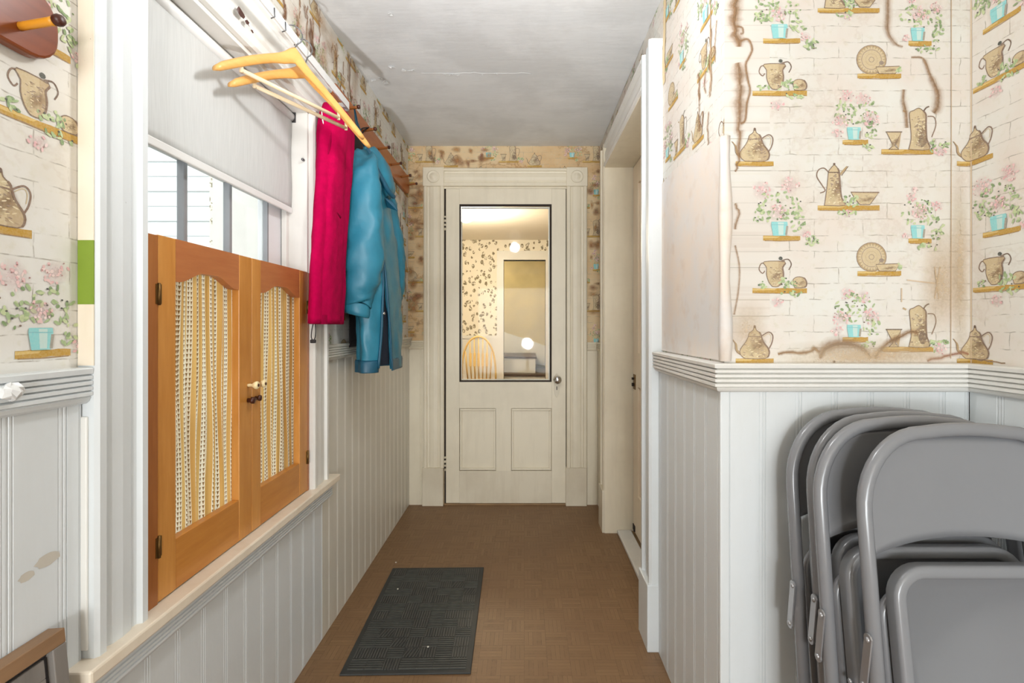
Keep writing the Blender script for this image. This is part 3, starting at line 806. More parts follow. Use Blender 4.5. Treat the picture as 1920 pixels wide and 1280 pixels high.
# side wall on the right: the roll carries on round the corner
k = Ink(on_side, -YC, -0.35, 1.03, ZC, seed=12)
lay(k, -YC + U0 - XS + PU, 0.0)
k.stroke([(-YC + .004, ZC), (-YC + .004, 1.05)], .004, (208, 176, 136), .6)
k.stroke(wob([(-YC + .01, 1.062), (-YC + .09, 1.058)], .002, 8, 3), .003, (120, 84, 50), .8)
k.build('wallpaper_print', wall_side)
# window wall
def skipL(u, z): return WIN['y0'] - .12 < u < WIN['y1'] + .12 and z < 2.0
k = Ink(on_left, 0.30, YF, 1.06, ZC, seed=13)
lay(k, 0.712, 1.104 - fz(442), skipL)
r = random.Random(5)
for i in range(120):
    u = r.uniform(.95, 3.2); z = r.uniform(2.02, 2.29) if u < 2.3 else r.uniform(1.3, 2.29)
    n = r.randint(3, 7); pts = [(u + r.uniform(-.010, .010), z - q * r.uniform(.012, .03)) for q in range(n)]
    k.stain(wob(pts, .003, 3, i), r.uniform(.005, .016), r.choice(((166, 106, 50), (150, 94, 46), (186, 130, 74))), r.uniform(.35, .85))
for i in range(26): k.soft(r.uniform(1.5, 3.2), r.uniform(1.9, 2.28), r.uniform(.03, .09), r.uniform(.03, .10), (206, 160, 110), r.uniform(.3, .6))
k.build('wallpaper_print', wall_left)
# right wall of the passage
def skipR(u, z): return -u > 1.76 and z < 2.05 and -u < 2.9
k = Ink(on_right, -YF, -YC, 1.03, ZC, seed=14)
lay(k, -1.40, 0.12, skipR)
for i in range(16):
    u = r.uniform(-1.42, -1.25); z = r.uniform(1.7, 2.28); pts = [(u + r.uniform(-.008, .008), z - q * .02) for q in range(r.randint(3, 7))]
    k.stain(wob(pts, .002, 3, i), r.uniform(.004, .012), (176, 128, 76), r.uniform(.4, .7))
k.stroke(wob([(-1.30, 2.28), (-1.305, 2.0), (-1.30, 1.75)], .003, 10, 4), .005, (168, 120, 70), .6)
k.stroke(wob([(-1.72, 2.28), (-1.74, 2.06), (-1.735, 1.98)], .003, 6, 4), .03, (232, 200, 140), .7)
k.build('wallpaper_print', wall_right)
# far wall
k = Ink(on_far, XL, XR, 1.02, ZC, seed=15)
lay(k, -0.47, 0.155, lambda u, z: -.60 < u < .36 and z < 2.03)
for i in range(60):
    u = r.choice((r.uniform(-.74, -.66), r.uniform(-.74, -.2), r.uniform(.42, .48))); z = r.uniform(2.18, 2.28) if u > -.66 and u < .42 else r.uniform(1.05, 2.26)
    k.soft(u, z, r.uniform(.012, .045), r.uniform(.012, .045), r.choice(((176, 116, 48), (150, 92, 44), (190, 136, 70))), r.uniform(.5, .95))
k.build('wallpaper_print', wall_far)

# bare patch where the paper was stripped: a thin lining sheet with a curled near edge
def ry(px_, X=XR): return F_PX * X / (px_ - 983)
def rz(py_, Y): return 1.14 - (py_ - 612) * Y / F_PX
pat = []
for a, b in ((1240, 348), (1262, 322), (1290, 298), (1318, 280), (1345, 262), (1358, 250)): Y = ry(a); pat.append((Y, rz(b, Y)))
for a, b in ((1359, 400), (1358, 560), (1356, 676)): Y = ry(a); pat.append((Y, max(rz(b, Y), 1.056)))
for a, b in ((1300, 672), (1235, 662), (1230, 560), (1236, 450)): Y = ry(a); pat.append((Y, max(rz(b, Y), 1.056)))
m = MB(); m.extrude(pat, lambda y, z: (XR - 0.0012, max(y, YC + .001), z), lambda y, z: (XR - 0.0035, max(y, YC + .001), z))
tag(m.build('plaster_patch', 'bare_plaster', wall_right), 'bare plaster patch with stripped wallpaper')
m = MB(); rings = []
for q in range(12):
    z = 1.056 + q * (1.60 - 1.056) / 11; w = .004 * sin(q * 1.1)
    rings.append([(XR - .002, YC + .03 + w, z), (XR - .006, YC + .012 + w, z), (XR - .010, YC - .004, z), (XR + .002 + w * .5, YC - .010, z), (XR + .014 + w, YC - .006, z)])
m.loft(rings, closed=False); m.build('curled_paper_edge', 'bare_plaster', wall_right, solid=.0012)
# ------------------------------------------------------------------ window 1 (left wall)
w1 = struct('window_1', label='window with white casing, sill and divided sash')
CX = -0.713                      # casing face
def casing_prof(w, t):
    """moulded casing section across its width: (across, thickness)"""
    return [(0, 0), (0, t * .82), (w * .05, t), (w * .16, t), (w * .19, t * .72), (w * .27, t * .66), (w * .33, t * .80), (w * .50, t * .86), (w * .67, t * .80),
            (w * .73, t * .66), (w * .81, t * .72), (w * .84, t), (w * .95, t), (w, t * .82), (w, 0)]
t = CX - XL
zt = 2.035
m = MB(); m.extrude(casing_prof(.119, t), lambda a, b: (XL + b, .837 + a, .586), lambda a, b: (XL + b, .837 + a, 1.875)); m.build('casing', 'paint_cool', w1)
m = MB(); m.extrude(casing_prof(.130, t), lambda a, b: (XL + b, 1.705 + a, .586), lambda a, b: (XL + b, 1.705 + a, 1.875)); m.build('casing', 'paint_white', w1)
m = MB(); m.extrude(casing_prof(zt - 1.875, t), lambda a, b: (XL + b, .837, 1.875 + a), lambda a, b: (XL + b, 1.86, 1.875 + a)); m.build('head_casing', 'paint_white', w1)
# unpainted old finish on the near edge of the casing
box('bare_edge', (XL + .001, .8352, 1.075), (CX - .0045, .8368, 1.177), 'sill_paint', w1)
box('bare_edge', (XL + .001, .8350, 1.177), (CX - .0045, .8368, 1.284), 'old_green', w1)
box('bare_edge', (XL + .001, .8352, 1.284), (CX - .0045, .8368, 1.95), 'sill_paint', w1)
box('caulk_strip', (XL + .002, .833, .60), (CX - .014, .838, .99), 'paint_white', w1, .003)
# sill with nosing, and the reeded apron under it
SZ = .586
m = MB(); pr = [(-.14, SZ - .024), (-.694, 0)]
m.box((-.86, .803, SZ - .024), (-.694, 1.892, SZ)); m.build('sill', 'sill_paint', w1, bevel=.004)
m = MB(); m.extrude(rail_prof(.058, .030), lambda d, z: (XLB - .006 + d, .815, SZ - .082 + z), lambda d, z: (XLB - .006 + d, 1.865, SZ - .082 + z)); m.build('apron', 'paint_cool', w1)
# jamb linings
box('jamb', (-.875, WIN['y0'] - .001, SZ), (XL + .012, WIN['y0'] + .012, 1.875), 'paint_white', w1)
box('jamb', (-.875, WIN['y1'] - .012, SZ), (XL + .012, WIN['y1'] + .001, 1.875), 'paint_white', w1)
box('jamb', (-.875, WIN['y0'], 1.862), (XL + .012, WIN['y1'], 1.876), 'paint_white', w1)
box('stop_bead', (-.812, WIN['y1'] - .030, SZ), (-.795, WIN['y1'] - .012, 1.862), 'paint_white', w1, .002)
box('stop_bead', (-.84, WIN['y1'] - .022, SZ), (-.828, WIN['y1'] - .012, 1.862), 'sash_edge', w1)
# sash: stiles, rails, muntins, panes
SX0, SX1 = -.848, -.815
ys = [1.028, 1.214, 1.400, 1.586]
box('sash_stile', (SX0, WIN['y0'] + .012, SZ), (SX1, 1.020, 1.862), 'sash_white', w1)
box('sash_stile', (SX0, 1.594, SZ), (SX1, WIN['y1'] - .012, 1.862), 'sash_white', w1, .002)
box('sash_channel', (SX1 - .012, 1.588, SZ), (SX1 + .001, 1.596, 1.862), 'sash_edge', w1)
box('sash_rail', (SX0, 1.020, SZ), (SX1, 1.594, SZ + .06), 'sash_white', w1)
box('sash_rail', (SX0, 1.020, 1.20), (SX1, 1.594, 1.235), 'sash_white', w1)
box('sash_rail', (SX0, 1.020, 1.82), (SX1, 1.594, 1.862), 'sash_white', w1)
for y in ys[1:3]:
    box('muntin', (SX0 + .010, y - .0065, SZ + .06), (SX1 - .004, y + .0065, 1.82), 'sash_edge', w1, .002)
for z in (.92, 1.55):
    box('muntin', (SX0 + .006, 1.02, z - .009), (SX1 - .004, 1.594, z + .009), 'sash_white', w1, .003)
for y0, y1 in ((1.02, 1.208), (1.220, 1.394), (1.406, 1.594)):
    for z0, z1 in ((SZ + .06, .911), (.929, 1.20), (1.235, 1.541), (1.559, 1.82)):
        box('pane', (-.833, y0, z0), (-.830, y1, z1), 'pane_glass', w1)
# shutter posts screwed to the jambs
box('shutter_post', (-.752, .962, SZ), (-.7305, 1.000, 1.322), 'pine_post', w1, .0015)
box('shutter_post', (-.752, 1.690, SZ), (-.7305, 1.704, 1.322), 'pine_post', w1, .0015)

# ------------------------------------------------------------------ cafe shutters with gathered curtains
def shutter(name, label, y0, y1, o0, o1, hinge_y, knob_y, seed):
    X0, X1 = -.752, -.731; zb, zt_ = SZ + .003, 1.324
    s = thing(name, label, 'shutter', (-.741, (y0 + y1) / 2, zb), 'cafe shutters in the window')
    box('stile', (X0, y0 + .001, zb), (X1, o0, zt_), 'pine_v', s, .002)
    box('stile', (X0, o1, zb), (X1, y1 - .001, zt_), 'pine_v', s, .002)
    box('bottom_rail', (X0 + .001, o0, zb), (X1 - .0008, o1, .695), 'pine_h', s, .0015)
    n = 24; w = o1 - o0
    def arch(t):   # ogee: flat shoulders, S curve up to a round crown
        q = min(1, max(0, (abs(t - .5) - .10) / .36)); return 1.234 + .026 * (1 - (3 * q * q - 2 * q ** 3))
    low = [(o0 + w * i / n, arch(i / n)) for i in range(n + 1)]
    pr = low + [(o1, zt_), (o0, zt_)]
    m = MB(); m.extrude(pr, lambda y, z: (X0 + .001, y, z), lambda y, z: (X1 - .0008, y, z)); m.build('top_rail', 'pine_top', s)
    # curtain: pleated sheet behind the opening, on two thin rods
    rr = random.Random(seed); N = 160; rows = 22; ph = rr.random() * 6
    m = MB(); rings = []; us = []
    a0, a1 = o0 - .012, o1 + .012
    for j in range(rows + 1):
        z = .672 + (1.285 - .672) * j / rows; row = []; arc = 0; prev = None; ur = []
        for i in range(N + 1):
            tt = i / N; y = a0 + (a1 - a0) * tt
            g = 15 + 0 * tt
            dx = .0068 * sin(tt * g * 2 * pi * .5 + ph + .5 * sin(z * 3 + tt * 9)) + .004 * sin(tt * g * 2 * pi * .83 + 1.3 * ph + .4 * sin(z * 4))
            p = Vector((-.757 + dx * (.75 + .25 * sin(z * 5 + i * .05)), y + .006 * sin(z * 7 + tt * 12) * tt * (1 - tt) * 3, z))
            if prev is not None: arc += (p - prev).length
            prev = p; row.append(p); ur.append(arc)
        rings.append(row); us.append(ur)
    mid = us[rows // 2]
    m.loft(rings, closed=False)
    cu = m.build('curtain', 'curtain_cloth', s, recalc=False)
    uvl = cu.data.uv_layers.new(name='UVMap')
    W = N + 1
    for lp in cu.data.loops:
        vi = lp.vertex_index; j, i = divmod(vi, W)
        uvl.data[lp.index].uv = (mid[i] * 1.35 + (i / N) * .05 + .002 * sin(j * .4 + i * .08), .672 + .613 * j / rows)
    for z in (.676, 1.268):
        m = MB(); m.tube([(-.757, a0, z), (-.757, a1, z)], .004, 8); m.build('curtain_rod', 'wire_steel', s)
    for z in (1.205, .700):
        h = MB(); h.box((X1 - .0005, hinge_y - .008, z - .020), (X1 + .0015, hinge_y + .008, z + .020)); hb = h.build('hinge', 'brass_old', s)
        h = MB(); h.tube([(X1 + .002, hinge_y, z - .022), (X1 + .002, hinge_y, z + .022)], .003, 8); h.build('hinge_pin', 'brass_old', hb)
    kb = MB(); kb.lathe([(.0035, 0), (.0045, .004), (.004, .012), (.0085, .018), (.0105, .022), (.0105, .026), (.007, .029), (.0045, .0285)], (X1, knob_y, .985), (1, 0, 0), 18)
    ko = kb.build('knob', 'cream_knob', s)
    kc = MB(); kc.lathe([(.0042, .0286), (.0040, .0296), (.001, .0300)], (X1, knob_y, .985), (1, 0, 0), 12); kc.build('knob_screw', 'brown_dark', ko)
    return s
sh1 = shutter('cafe_shutter', 'wooden cafe shutter with lace curtain, nearer the viewer, left leaf', 1.000, 1.345, 1.0525, 1.286, 1.001, 1.325, 3)
sh2 = shutter('cafe_shutter', 'wooden cafe shutter with lace curtain, farther leaf beside the magenta vest', 1.345, 1.690, 1.392, 1.632, 1.689, 1.362, 8)
# hook latch under the knobs
m = MB(); m.lathe([(.006, 0), (.006, .008), (.009, .010), (.009, .016), (.004, .018)], (-.731, 1.326, .945), (1, 0, 0), 12)
m.tube([(-.720, 1.326, .945), (-.717, 1.334, .948), (-.718, 1.341, .946)], .0036, 8); m.build('latch_hook', 'brown_dark', sh1)
m = MB(); m.lathe([(.005, 0), (.005, .008), (.008, .010), (.008, .015), (.003, .017)], (-.731, 1.362, .946), (1, 0, 0), 12); m.build('latch_eye', 'brown_dark', sh2)

# ------------------------------------------------------------------ roller blind
BX = -.785
bl = thing('roller_blind', 'white roller blind half drawn over the window', 'blind', (BX, 1.33, 1.855))
m = MB(); rings = []
for j in range(15):
    z = 1.536 + (1.842 - 1.536) * j / 14
    rings.append([(BX + .0015 * sin(j * .6 + i * .25) , WIN['y0'] + .016 + (1.690 - WIN['y0'] - .016) * i / 24, z) for i in range(25)])
m.loft(rings, closed=False); m.build('blind_cloth', 'blind_fabric', bl, recalc=False, solid=.001)
m = MB(); m.box((BX - .004, WIN['y0'] + .016, 1.520), (BX + .004, 1.690, 1.540)); m.build('hem_bar', 'rod_white', bl, bevel=.003)
m = MB(); m.tube([(BX - .004, WIN['y0'] + .014, 1.846), (BX - .004, 1.692, 1.846)], .0155, 14); m.build('roller', 'rod_white', bl)
m = MB(); m.box((BX - .022, 1.6905, 1.828), (BX + .014, 1.693, 1.862)); m.build('bracket', 'wire_steel', bl)
m = MB(); m.lathe([(.004, 0), (.005, .010), (.003, .014)], (XL + .002, 1.69, 1.70), (0, -1, 0), 10); m.build('bracket_pin', 'wire_steel', bl)

# ------------------------------------------------------------------ white flat curtain rod over the window
RX = -.652
rod = thing('curtain_rod', 'flat white metal curtain rod over the window casing', 'curtain rod', (RX, 1.35, 1.958))
pts = [(CX, .86), (RX - .012, .86), (RX - .003, .863), (RX, .872), (RX, 1.860), (RX - .003, 1.869), (RX - .012, 1.872), (XL + .004, 1.872)]
m = MB(); a = [(x, y, 1.944) for x, y in pts]; b = [(x, y, 1.971) for x, y in pts]
m.loft([a, b], smooth=False, closed=False); m.build('rod_strip', 'rod_white', rod, recalc=False, solid=.005)
for y in (.90, 1.856):
    box('bracket', (CX, y - .006, 1.950), (RX - .003, y + .006, 1.966), 'rod_white', rod)
for y in (1.30, 1.36):
    m = MB(); m.tube([(RX + .004, y, 1.966), (RX + .0045, y + .002, 1.944), (RX - .006, y + .002, 1.940)], .0016, 6); m.build('curtain_hook', 'wire_steel', rod)
# flaked paint on the head casing
for (y, z, r_) in ((1.255, 1.925, .016), (1.285, 1.918, .011), (1.31, 1.910, .007)):
    m = MB(); n = 8; c = Vector((CX + .001, y, z)); m.add([c + Vector((rnd.uniform(0, .004), r_ * rnd.uniform(.5, 1.2) * cos(2 * pi * i / n), r_ * .7 * rnd.uniform(.5, 1.2) * sin(2 * pi * i / n))) for i in range(n)], [tuple(range(n))]); m.build('paint_chip', 'brown_dark', w1, recalc=False)

# ------------------------------------------------------------------ wooden coat hangers
def hanger(label, neck, e1, e2, hook_top):
    n = Vector(neck); A = Vector(e1); B = Vector(e2)
    ax = (B - A); ax.z = 0; ax.normalize(); side = Vector((-ax.y, ax.x, 0))
    h = thing('coat_hanger', label, 'coat hanger', (n.x, n.y, n.z - .02), 'wooden hangers on the curtain rod')
    # shoulder piece: one bent wooden body; height profile swells at the neck
    N = 28; rings = []
    for i in range(N + 1):
        t = -1 + 2 * i / N; L = (B - A); P = A.lerp(B, (t + 1) / 2)
        drop = n.z - .012 - A.z
        f = 1 - abs(t) ** 1.25
        z = A.z + drop * f + .012 * math.exp(-(t / .10) ** 2)
        hh = .0135 + .010 * math.exp(-(t / .16) ** 2) - .003 * abs(t) ** 6; ww = .0062 + .0016 * abs(t) ** 3
        bow = side * (-.020 * t * t)
        c = Vector((P.x, P.y, z)) + bow
        if i in (0, N): hh *= .6
        rings.append([c + side * (ww * cos(q)) + Vector((0, 0, hh * sin(q))) for q in [2 * pi * k_ / 12 for k_ in range(12)]])
    m = MB(); m.loft(rings, cap0=True, cap1=True); m.build('shoulder', 'hanger_wood', h)
    a = A.lerp(B, .17); b = A.lerp(B, .83); bz = A.z + .010
    za = A.z + (n.z - .012 - A.z) * (1 - abs(-.66) ** 1.25) - .004
    a.z = za - .016; b.z = za - .016
    m = MB(); m.tube([(a.x, a.y, a.z), (b.x, b.y, b.z)], .0055, 10); m.build('trouser_bar', 'hanger_bar', h)
    for e in (a, b):
        m = MB(); m.tube([(e.x, e.y, e.z - .006), (e.x, e.y, za + .012)], .005, 8); m.build('bar_post', 'hanger_bar', h)
    # steel hook over the rod
    hk = [Vector((n.x, n.y, n.z - .008)), Vector((n.x, n.y, n.z + .022))]
    rr = .026; c = Vector((RX, n.y, hook_top - rr))
    cx = Vector((c.x - n.x, 0, 0))
    for q in range(13):
        an = radians(-60 + q * 20)
        hk.append(Vector((RX + .020 * cos(an) * 1.0, n.y + .014 * cos(an), c.z + rr * sin(an))))
    m = MB(); m.tube([tuple(p) for p in [hk[0], hk[1]] + hk[2:]], .0019, 8); m.build('hook', 'wire_steel', h)
    return h
hanger('pale wooden coat hanger on the white rod, nearer of the two', (-.647, 1.415, 1.905), (-.752, 1.195, 1.752), (-.542, 1.635, 1.752), 1.990)
hanger('pale wooden coat hanger on the white rod, half hidden behind the other', (-.646, 1.480, 1.895), (-.755, 1.262, 1.745), (-.540, 1.695, 1.745), 1.988)

# ------------------------------------------------------------------ peg racks
def peg_rack(label, y0, y1, z0, z1, pegs, mat, zp, pm='peg_wood'):
    k_ = thing('peg_rack', label, 'coat rack', (XL, (y0 + y1) / 2, z0))
    hgt = z1 - z0; pr = []
    cr = hgt * .42
    for cy, cz, a0 in ((y1 - cr, z1 - cr, 0), (y0 + cr, z1 - cr, 90), (y0 + cr, z0 + cr, 180), (y1 - cr, z0 + cr, 270)):
        for q in range(7): an = radians(a0 + q * 15); pr.append((cy + cr * cos(an), cz + cr * sin(an)))
    m = MB(); m.extrude(pr, lambda y, z: (XL + .0005, y, z), lambda y, z: (XL + .020, y, z)); m.build('board', mat, k_, bevel=.004)
    for y in pegs:
        p = MB(); p.lathe([(.0062, -.002), (.0058, .010), (.0062, .044), (.0066, .050)], (XL + .019, y, zp), (1, 0, .16), 12); po = p.build('peg', pm, k_)
        q = MB(); q.lathe([(.0066, .050), (.0082, .053), (.0085, .058), (.0065, .062), (.002, .063)], (XL + .019, y, zp), (1, 0, .16), 12); q.build('peg_tip', 'brown_dark', po)
peg_rack('reddish-brown wooden peg rack end at the upper left corner', .20, .782, 1.540, 1.642, (.722, .50, .28), 'peg_board_dark', 1.572)
peg_rack('long brown wooden peg rack on the wall above the coats', 1.90, 3.165, 1.968, 2.080, (2.03, 2.256, 2.487, 2.73, 2.95, 3.12), 'peg_board', 2.020, 'peg_dark')

# ------------------------------------------------------------------ hanging clothes
def ring(cx, cy, z, hx, hy, n=48, a0=0.0, a1=2 * pi, folds=0.0, kf=7, ph=0.0, sq=.85, zw=0.0):
    out = []
    for i in range(n):
        a = a0 + (a1 - a0) * i / (n if a1 - a0 > 6.28 else n - 1)
        c, s_ = cos(a), sin(a)
        f = 1 + folds * (sin(kf * a + ph) + .5 * sin(kf * 1.7 * a + 1.3 * ph))
        out.append((cx + hx * f * math.copysign(abs(c) ** sq, c), cy + hy * f * math.copysign(abs(s_) ** sq, s_), z + zw * sin(3 * a + ph)))
    return out
def interp(keys, z):
    for (za, *A), (zb, *B) in zip(keys, keys[1:]):
        if za >= z >= zb:
            t = (za - z) / (za - zb); t = t * t * (3 - 2 * t) * .5 + t * .5
            return [p + (q - p) * t for p, q in zip(A, B)]
    return list(keys[-1][1:])
# magenta fleece vest
v = thing('fleece_vest', 'magenta fleece vest hanging beside the window', 'vest', (-.67, 1.80, 1.15), 'clothes hanging on the rack')
K = [(1.912, -.664, 1.80, .016, .06), (1.895, -.664, 1.79, .030, .09), (1.85, -.666, 1.785, .038, .105), (1.72, -.670, 1.775, .038, .105), (1.50, -.677, 1.76, .033, .112), (1.30, -.682, 1.745, .029, .118), (1.15, -.684, 1.735, .027, .120)]
rings = []
for j in range(46):
    z = 1.912 - j * (1.912 - 1.15) / 45; cx, cy, hx, hy = interp(K, z)
    rings.append(ring(cx, cy, z, hx, hy, 56, folds=.05 * min(1, j / 12), kf=5, ph=.5 + z * 2.2, sq=.8))
m = MB(); m.loft(rings, cap0=True); m.build('body', 'fleece', v, solid=.004, wrinkle=.005, wfreq=(16, 16, 3.5))
rings = [ring(*interp(K, z)[:2], z, interp(K, z)[2] * 1.05, interp(K, z)[3] * 1.012, 56, folds=.05, kf=5, ph=.5 + z * 2.2, sq=.8) for z in (1.178, 1.174, 1.156, 1.148)]
m = MB(); m.loft(rings); m.build('hem', 'fleece_edge', v)
m = MB(); n = 22   # armhole binding on the near side
m.tube([(-.672 + .020 * cos(2 * pi * i / n), 1.688 + .012 * sin(2 * pi * i / n) * .6 - .008 * abs(sin(pi * i / n)), 1.785 + .085 * sin(2 * pi * i / n)) for i in range(n)], .005, 8, closed=True); m.build('armhole_binding', 'fleece_edge', v)
m = MB(); m.lathe([(.022, 0), (.020, .002), (.001, .003)], (-.660, 1.702, 1.81), (0, -1, 0), 16); 
m2 = MB(); m2.tube([(-.678, 1.678, 1.86), (-.674, 1.672, 1.835), (-.670, 1.674, 1.815)], .002, 6); m2.build('hang_loop', 'wax_white', v)
m = MB(); m.tube([(-.657, 1.670, 1.56), (-.648, 1.70, 1.54), (-.643, 1.75, 1.52)], .0042, 8); m.build('pocket_welt', 'fleece_edge', v)
lp = [(-.690, 1.640, 1.152), (-.693, 1.636, 1.13), (-.694, 1.634, 1.105), (-.688, 1.634, 1.096), (-.682, 1.635, 1.105), (-.681, 1.637, 1.13), (-.684, 1.640, 1.152)]
m = MB(); m.tube(sp(lp, 4), .0016, 6); dc = m.build('drawcord', 'cord_black', v)
m = MB(); m.box((-.697, 1.628, 1.086), (-.680, 1.641, 1.098)); m.build('cord_toggle', 'cord_black', dc, bevel=.003)
# dark coat hanging flat against the wall behind
v = thing('dark_coat', 'black coat hanging against the wall, mostly hidden behind the teal jacket', 'coat', (-.71, 2.1, 1.05), 'clothes hanging on the rack')
K = [(1.96, -.720, 2.16, .006, .05), (1.90, -.720, 2.17, .009, .09), (1.7, -.720, 2.19, .009, .12), (1.06, -.720, 2.19, .009, .130)]
rings = []
for j in range(30):
    z = 1.96 - j * (1.96 - 1.06) / 29; cx, cy, hx, hy = interp(K, z)
    rings.append(ring(cx, cy, z, hx, hy, 40, folds=.03, kf=6, ph=z * 3, zw=.008 if j > 27 else 0))
m = MB(); m.loft(rings, cap0=True, cap1=True); m.build('body', 'black_cloth', v)
m = MB(); m.tube([(-.714, 2.12, 1.955), (-.708, 2.20, 2.01), (-.700, 2.256, 2.036), (-.706, 2.22, 2.01), (-.714, 2.16, 1.955)], .003, 6); m.build('hang_loop', 'black_cloth', v)

# teal jacket
v = thing('teal_jacket', 'teal nylon winter jacket with hood hanging on the peg rack', 'jacket', (-.60, 2.2, .96), 'clothes hanging on the rack')
K = [(1.865, -.652, 2.12, .018, .05), (1.84, -.650, 2.12, .034, .10), (1.78, -.645, 2.12, .046, .145), (1.66, -.638, 2.12, .056, .165), (1.48, -.626, 2.13, .068, .180), (1.30, -.618, 2.14, .074, .190), (1.10, -.616, 2.15, .074, .192), (.965, -.618, 2.15, .072, .190)]
def gap(z):   # half-opening of the front, growing towards the hem
    return .02 + .30 * max(0, (1.42 - z) / .46) ** 1.3
CEN = -.70    # direction of the zip, turned towards the viewer
rings = []
for j in range(60):
    z = 1.865 - j * (1.865 - .965) / 59; cx, cy, hx, hy = interp(K, z); g = gap(z)
    f = .035 * min(1, j / 16)
    rings.append(ring(cx, cy, z, hx, hy, 72, a0=CEN + g, a1=CEN + 2 * pi - g, folds=f, kf=6, ph=z * 4 + .6, sq=.9))
m = MB(); m.loft(rings, closed=False); m.build('body', 'teal_nylon', v, recalc=False, solid=.006, wrinkle=.006, wfreq=(14, 14, 8))
rings = []
for j in range(40):
    z = 1.85 - j * (1.85 - .985) / 39; cx, cy, hx, hy = interp(K, z)
    rings.append(ring(cx, cy, z, hx * .88, hy * .95, 48, folds=.02, kf=6, ph=z * 4 + .6, sq=.9))
m = MB(); m.loft(rings, cap0=True); m.build('lining', 'lining', v)
rings = []
for z in (1.006, .998, .972, .962, .958):
    cx, cy, hx, hy = interp(K, max(z, .966)); g = gap(z)
    e = 1.035 if z < 1.0 else 1.01
    rings.append(ring(cx, cy, z, hx * e, hy * e, 72, a0=CEN + g, a1=CEN + 2 * pi - g, folds=.035, kf=6, ph=z * 4 + .6, sq=.9))
m = MB(); m.loft(rings, closed=False); m.build('hem_band', 'teal_dark', v, recalc=False, solid=.004)
# front edges with zip tape
for sgn in (1, -1):
    pts = []
    for j in range(30):
        z = 1.79 - j * (1.79 - .975) / 29; cx, cy, hx, hy = interp(K, z); g = gap(z)
        a = CEN + sgn * (g + .015); c, s_ = cos(a), sin(a)
        pts.append((cx + hx * 1.03 * math.copysign(abs(c) ** .9, c), cy + hy * 1.03 * math.copysign(abs(s_) ** .9, s_), z))
    m = MB(); m.tube(pts, .0055, 8); z_ = m.build('zip_edge', 'teal_dark', v)
    if sgn < 0:
        q = pts[22]; m = MB(); m.lathe([(.006, 0), (.006, .006), (.003, .008)], (q[0] + .006, q[1] - .004, q[2] + .02), (1, -.5, 0), 10); m.build('snap', 'chrome', z_)
# near sleeve
path = [(-.646, 2.02, 1.835), (-.638, 1.975, 1.78), (-.632, 1.955, 1.69), (-.632, 1.945, 1.56), (-.630, 1.94, 1.43), (-.636, 1.94, 1.32), (-.648, 1.942, 1.245), (-.652, 1.942, 1.225)]
rad = [.028, .052, .064, .074, .077, .070, .056, .047]
P = sp(path, 6); Rr = [r_[0] for r_ in sp([(r_, 0) for r_ in rad], 6)]
rings = []
for i, (p, r_) in enumerate(zip(P, Rr)):
    n = 40; rg = []
    for q in range(n):
        a = 2 * pi * q / n
        w = 1 + .045 * sin(3 * a + i * .5) * sin(i * .35) + .03 * sin(i * 1.1 + a) * (1 if i > 12 else .3)
        rg.append((p[0] + r_ * 1.05 * w * cos(a), p[1] + r_ * .80 * w * sin(a), p[2] + .012 * sin(a * 2 + i * .4)))
    rings.append(rg)
m = MB(); m.loft(rings, cap0=True); sl = m.build('sleeve', 'teal_nylon', v, wrinkle=.007, wfreq=(12, 12, 16))
rings = []
for z, s_ in ((1.236, .050), (1.230, .053), (1.200, .053), (1.186, .050), (1.184, .046), (1.20, .044)):
    rings.append([(-.652 + s_ * 1.0 * cos(2 * pi * q / 32), 1.942 + s_ * .78 * sin(2 * pi * q / 32), z - .012 * cos(2 * pi * q / 32)) for q in range(32)])
m = MB(); m.loft(rings, cap1=True); m.build('cuff', 'teal_nylon', sl)
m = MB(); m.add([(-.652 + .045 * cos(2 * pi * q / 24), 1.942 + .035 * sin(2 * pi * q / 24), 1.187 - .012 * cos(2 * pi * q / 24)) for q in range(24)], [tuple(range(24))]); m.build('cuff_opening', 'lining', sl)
# far sleeve, seen past the front
path2 = [(-.655, 2.23, 1.80), (-.645, 2.28, 1.70), (-.635, 2.31, 1.58), (-.622, 2.32, 1.46), (-.618, 2.32, 1.34), (-.622, 2.315, 1.25)]
P = sp(path2, 6); rings = []
for i, p in enumerate(P):
    r_ = .05 + .016 * sin(pi * i / (len(P) - 1)); rings.append([(p[0] + r_ * cos(2 * pi * q / 28) * (1 + .05 * sin(2 * q + i)), p[1] + r_ * .8 * sin(2 * pi * q / 28), p[2]) for q in range(28)])
m = MB(); m.loft(rings, cap0=True, cap1=True); m.build('sleeve', 'teal_nylon', v, wrinkle=.006, wfreq=(12, 12, 14))
# hood folded over the neck, with its point hanging at the front
hood = [((-.652, 2.11, 1.872), .016, .05), ((-.642, 2.11, 1.862), .030, .078), ((-.630, 2.112, 1.835), .038, .095), ((-.614, 2.116, 1.80), .040, .095), ((-.596, 2.122, 1.755), .036, .082), ((-.580, 2.126, 1.715), .028, .06), ((-.572, 2.128, 1.695), .012, .03)]
rings = []
for (c, hx, hy) in hood:
    rings.append([(c[0] + hx * cos(2 * pi * q / 32) * .9, c[1] + hy * sin(2 * pi * q / 32), c[2] + .5 * hx * cos(2 * pi * q / 32) + .006 * sin(q * .9)) for q in range(32)])
m = MB(); m.loft(rings, cap0=True, cap1=True); ho = m.build('hood', 'teal_nylon', v, wrinkle=.005, wfreq=(16, 16, 16))
m = MB(); m.tube(sp([(-.645, 2.045, 1.870), (-.622, 2.020, 1.83), (-.602, 2.022, 1.785), (-.578, 2.045, 1.735), (-.562, 2.080, 1.700), (-.554, 2.125, 1.690)], 5), .010, 10); m.build('hood_edge', 'teal_dark', ho)
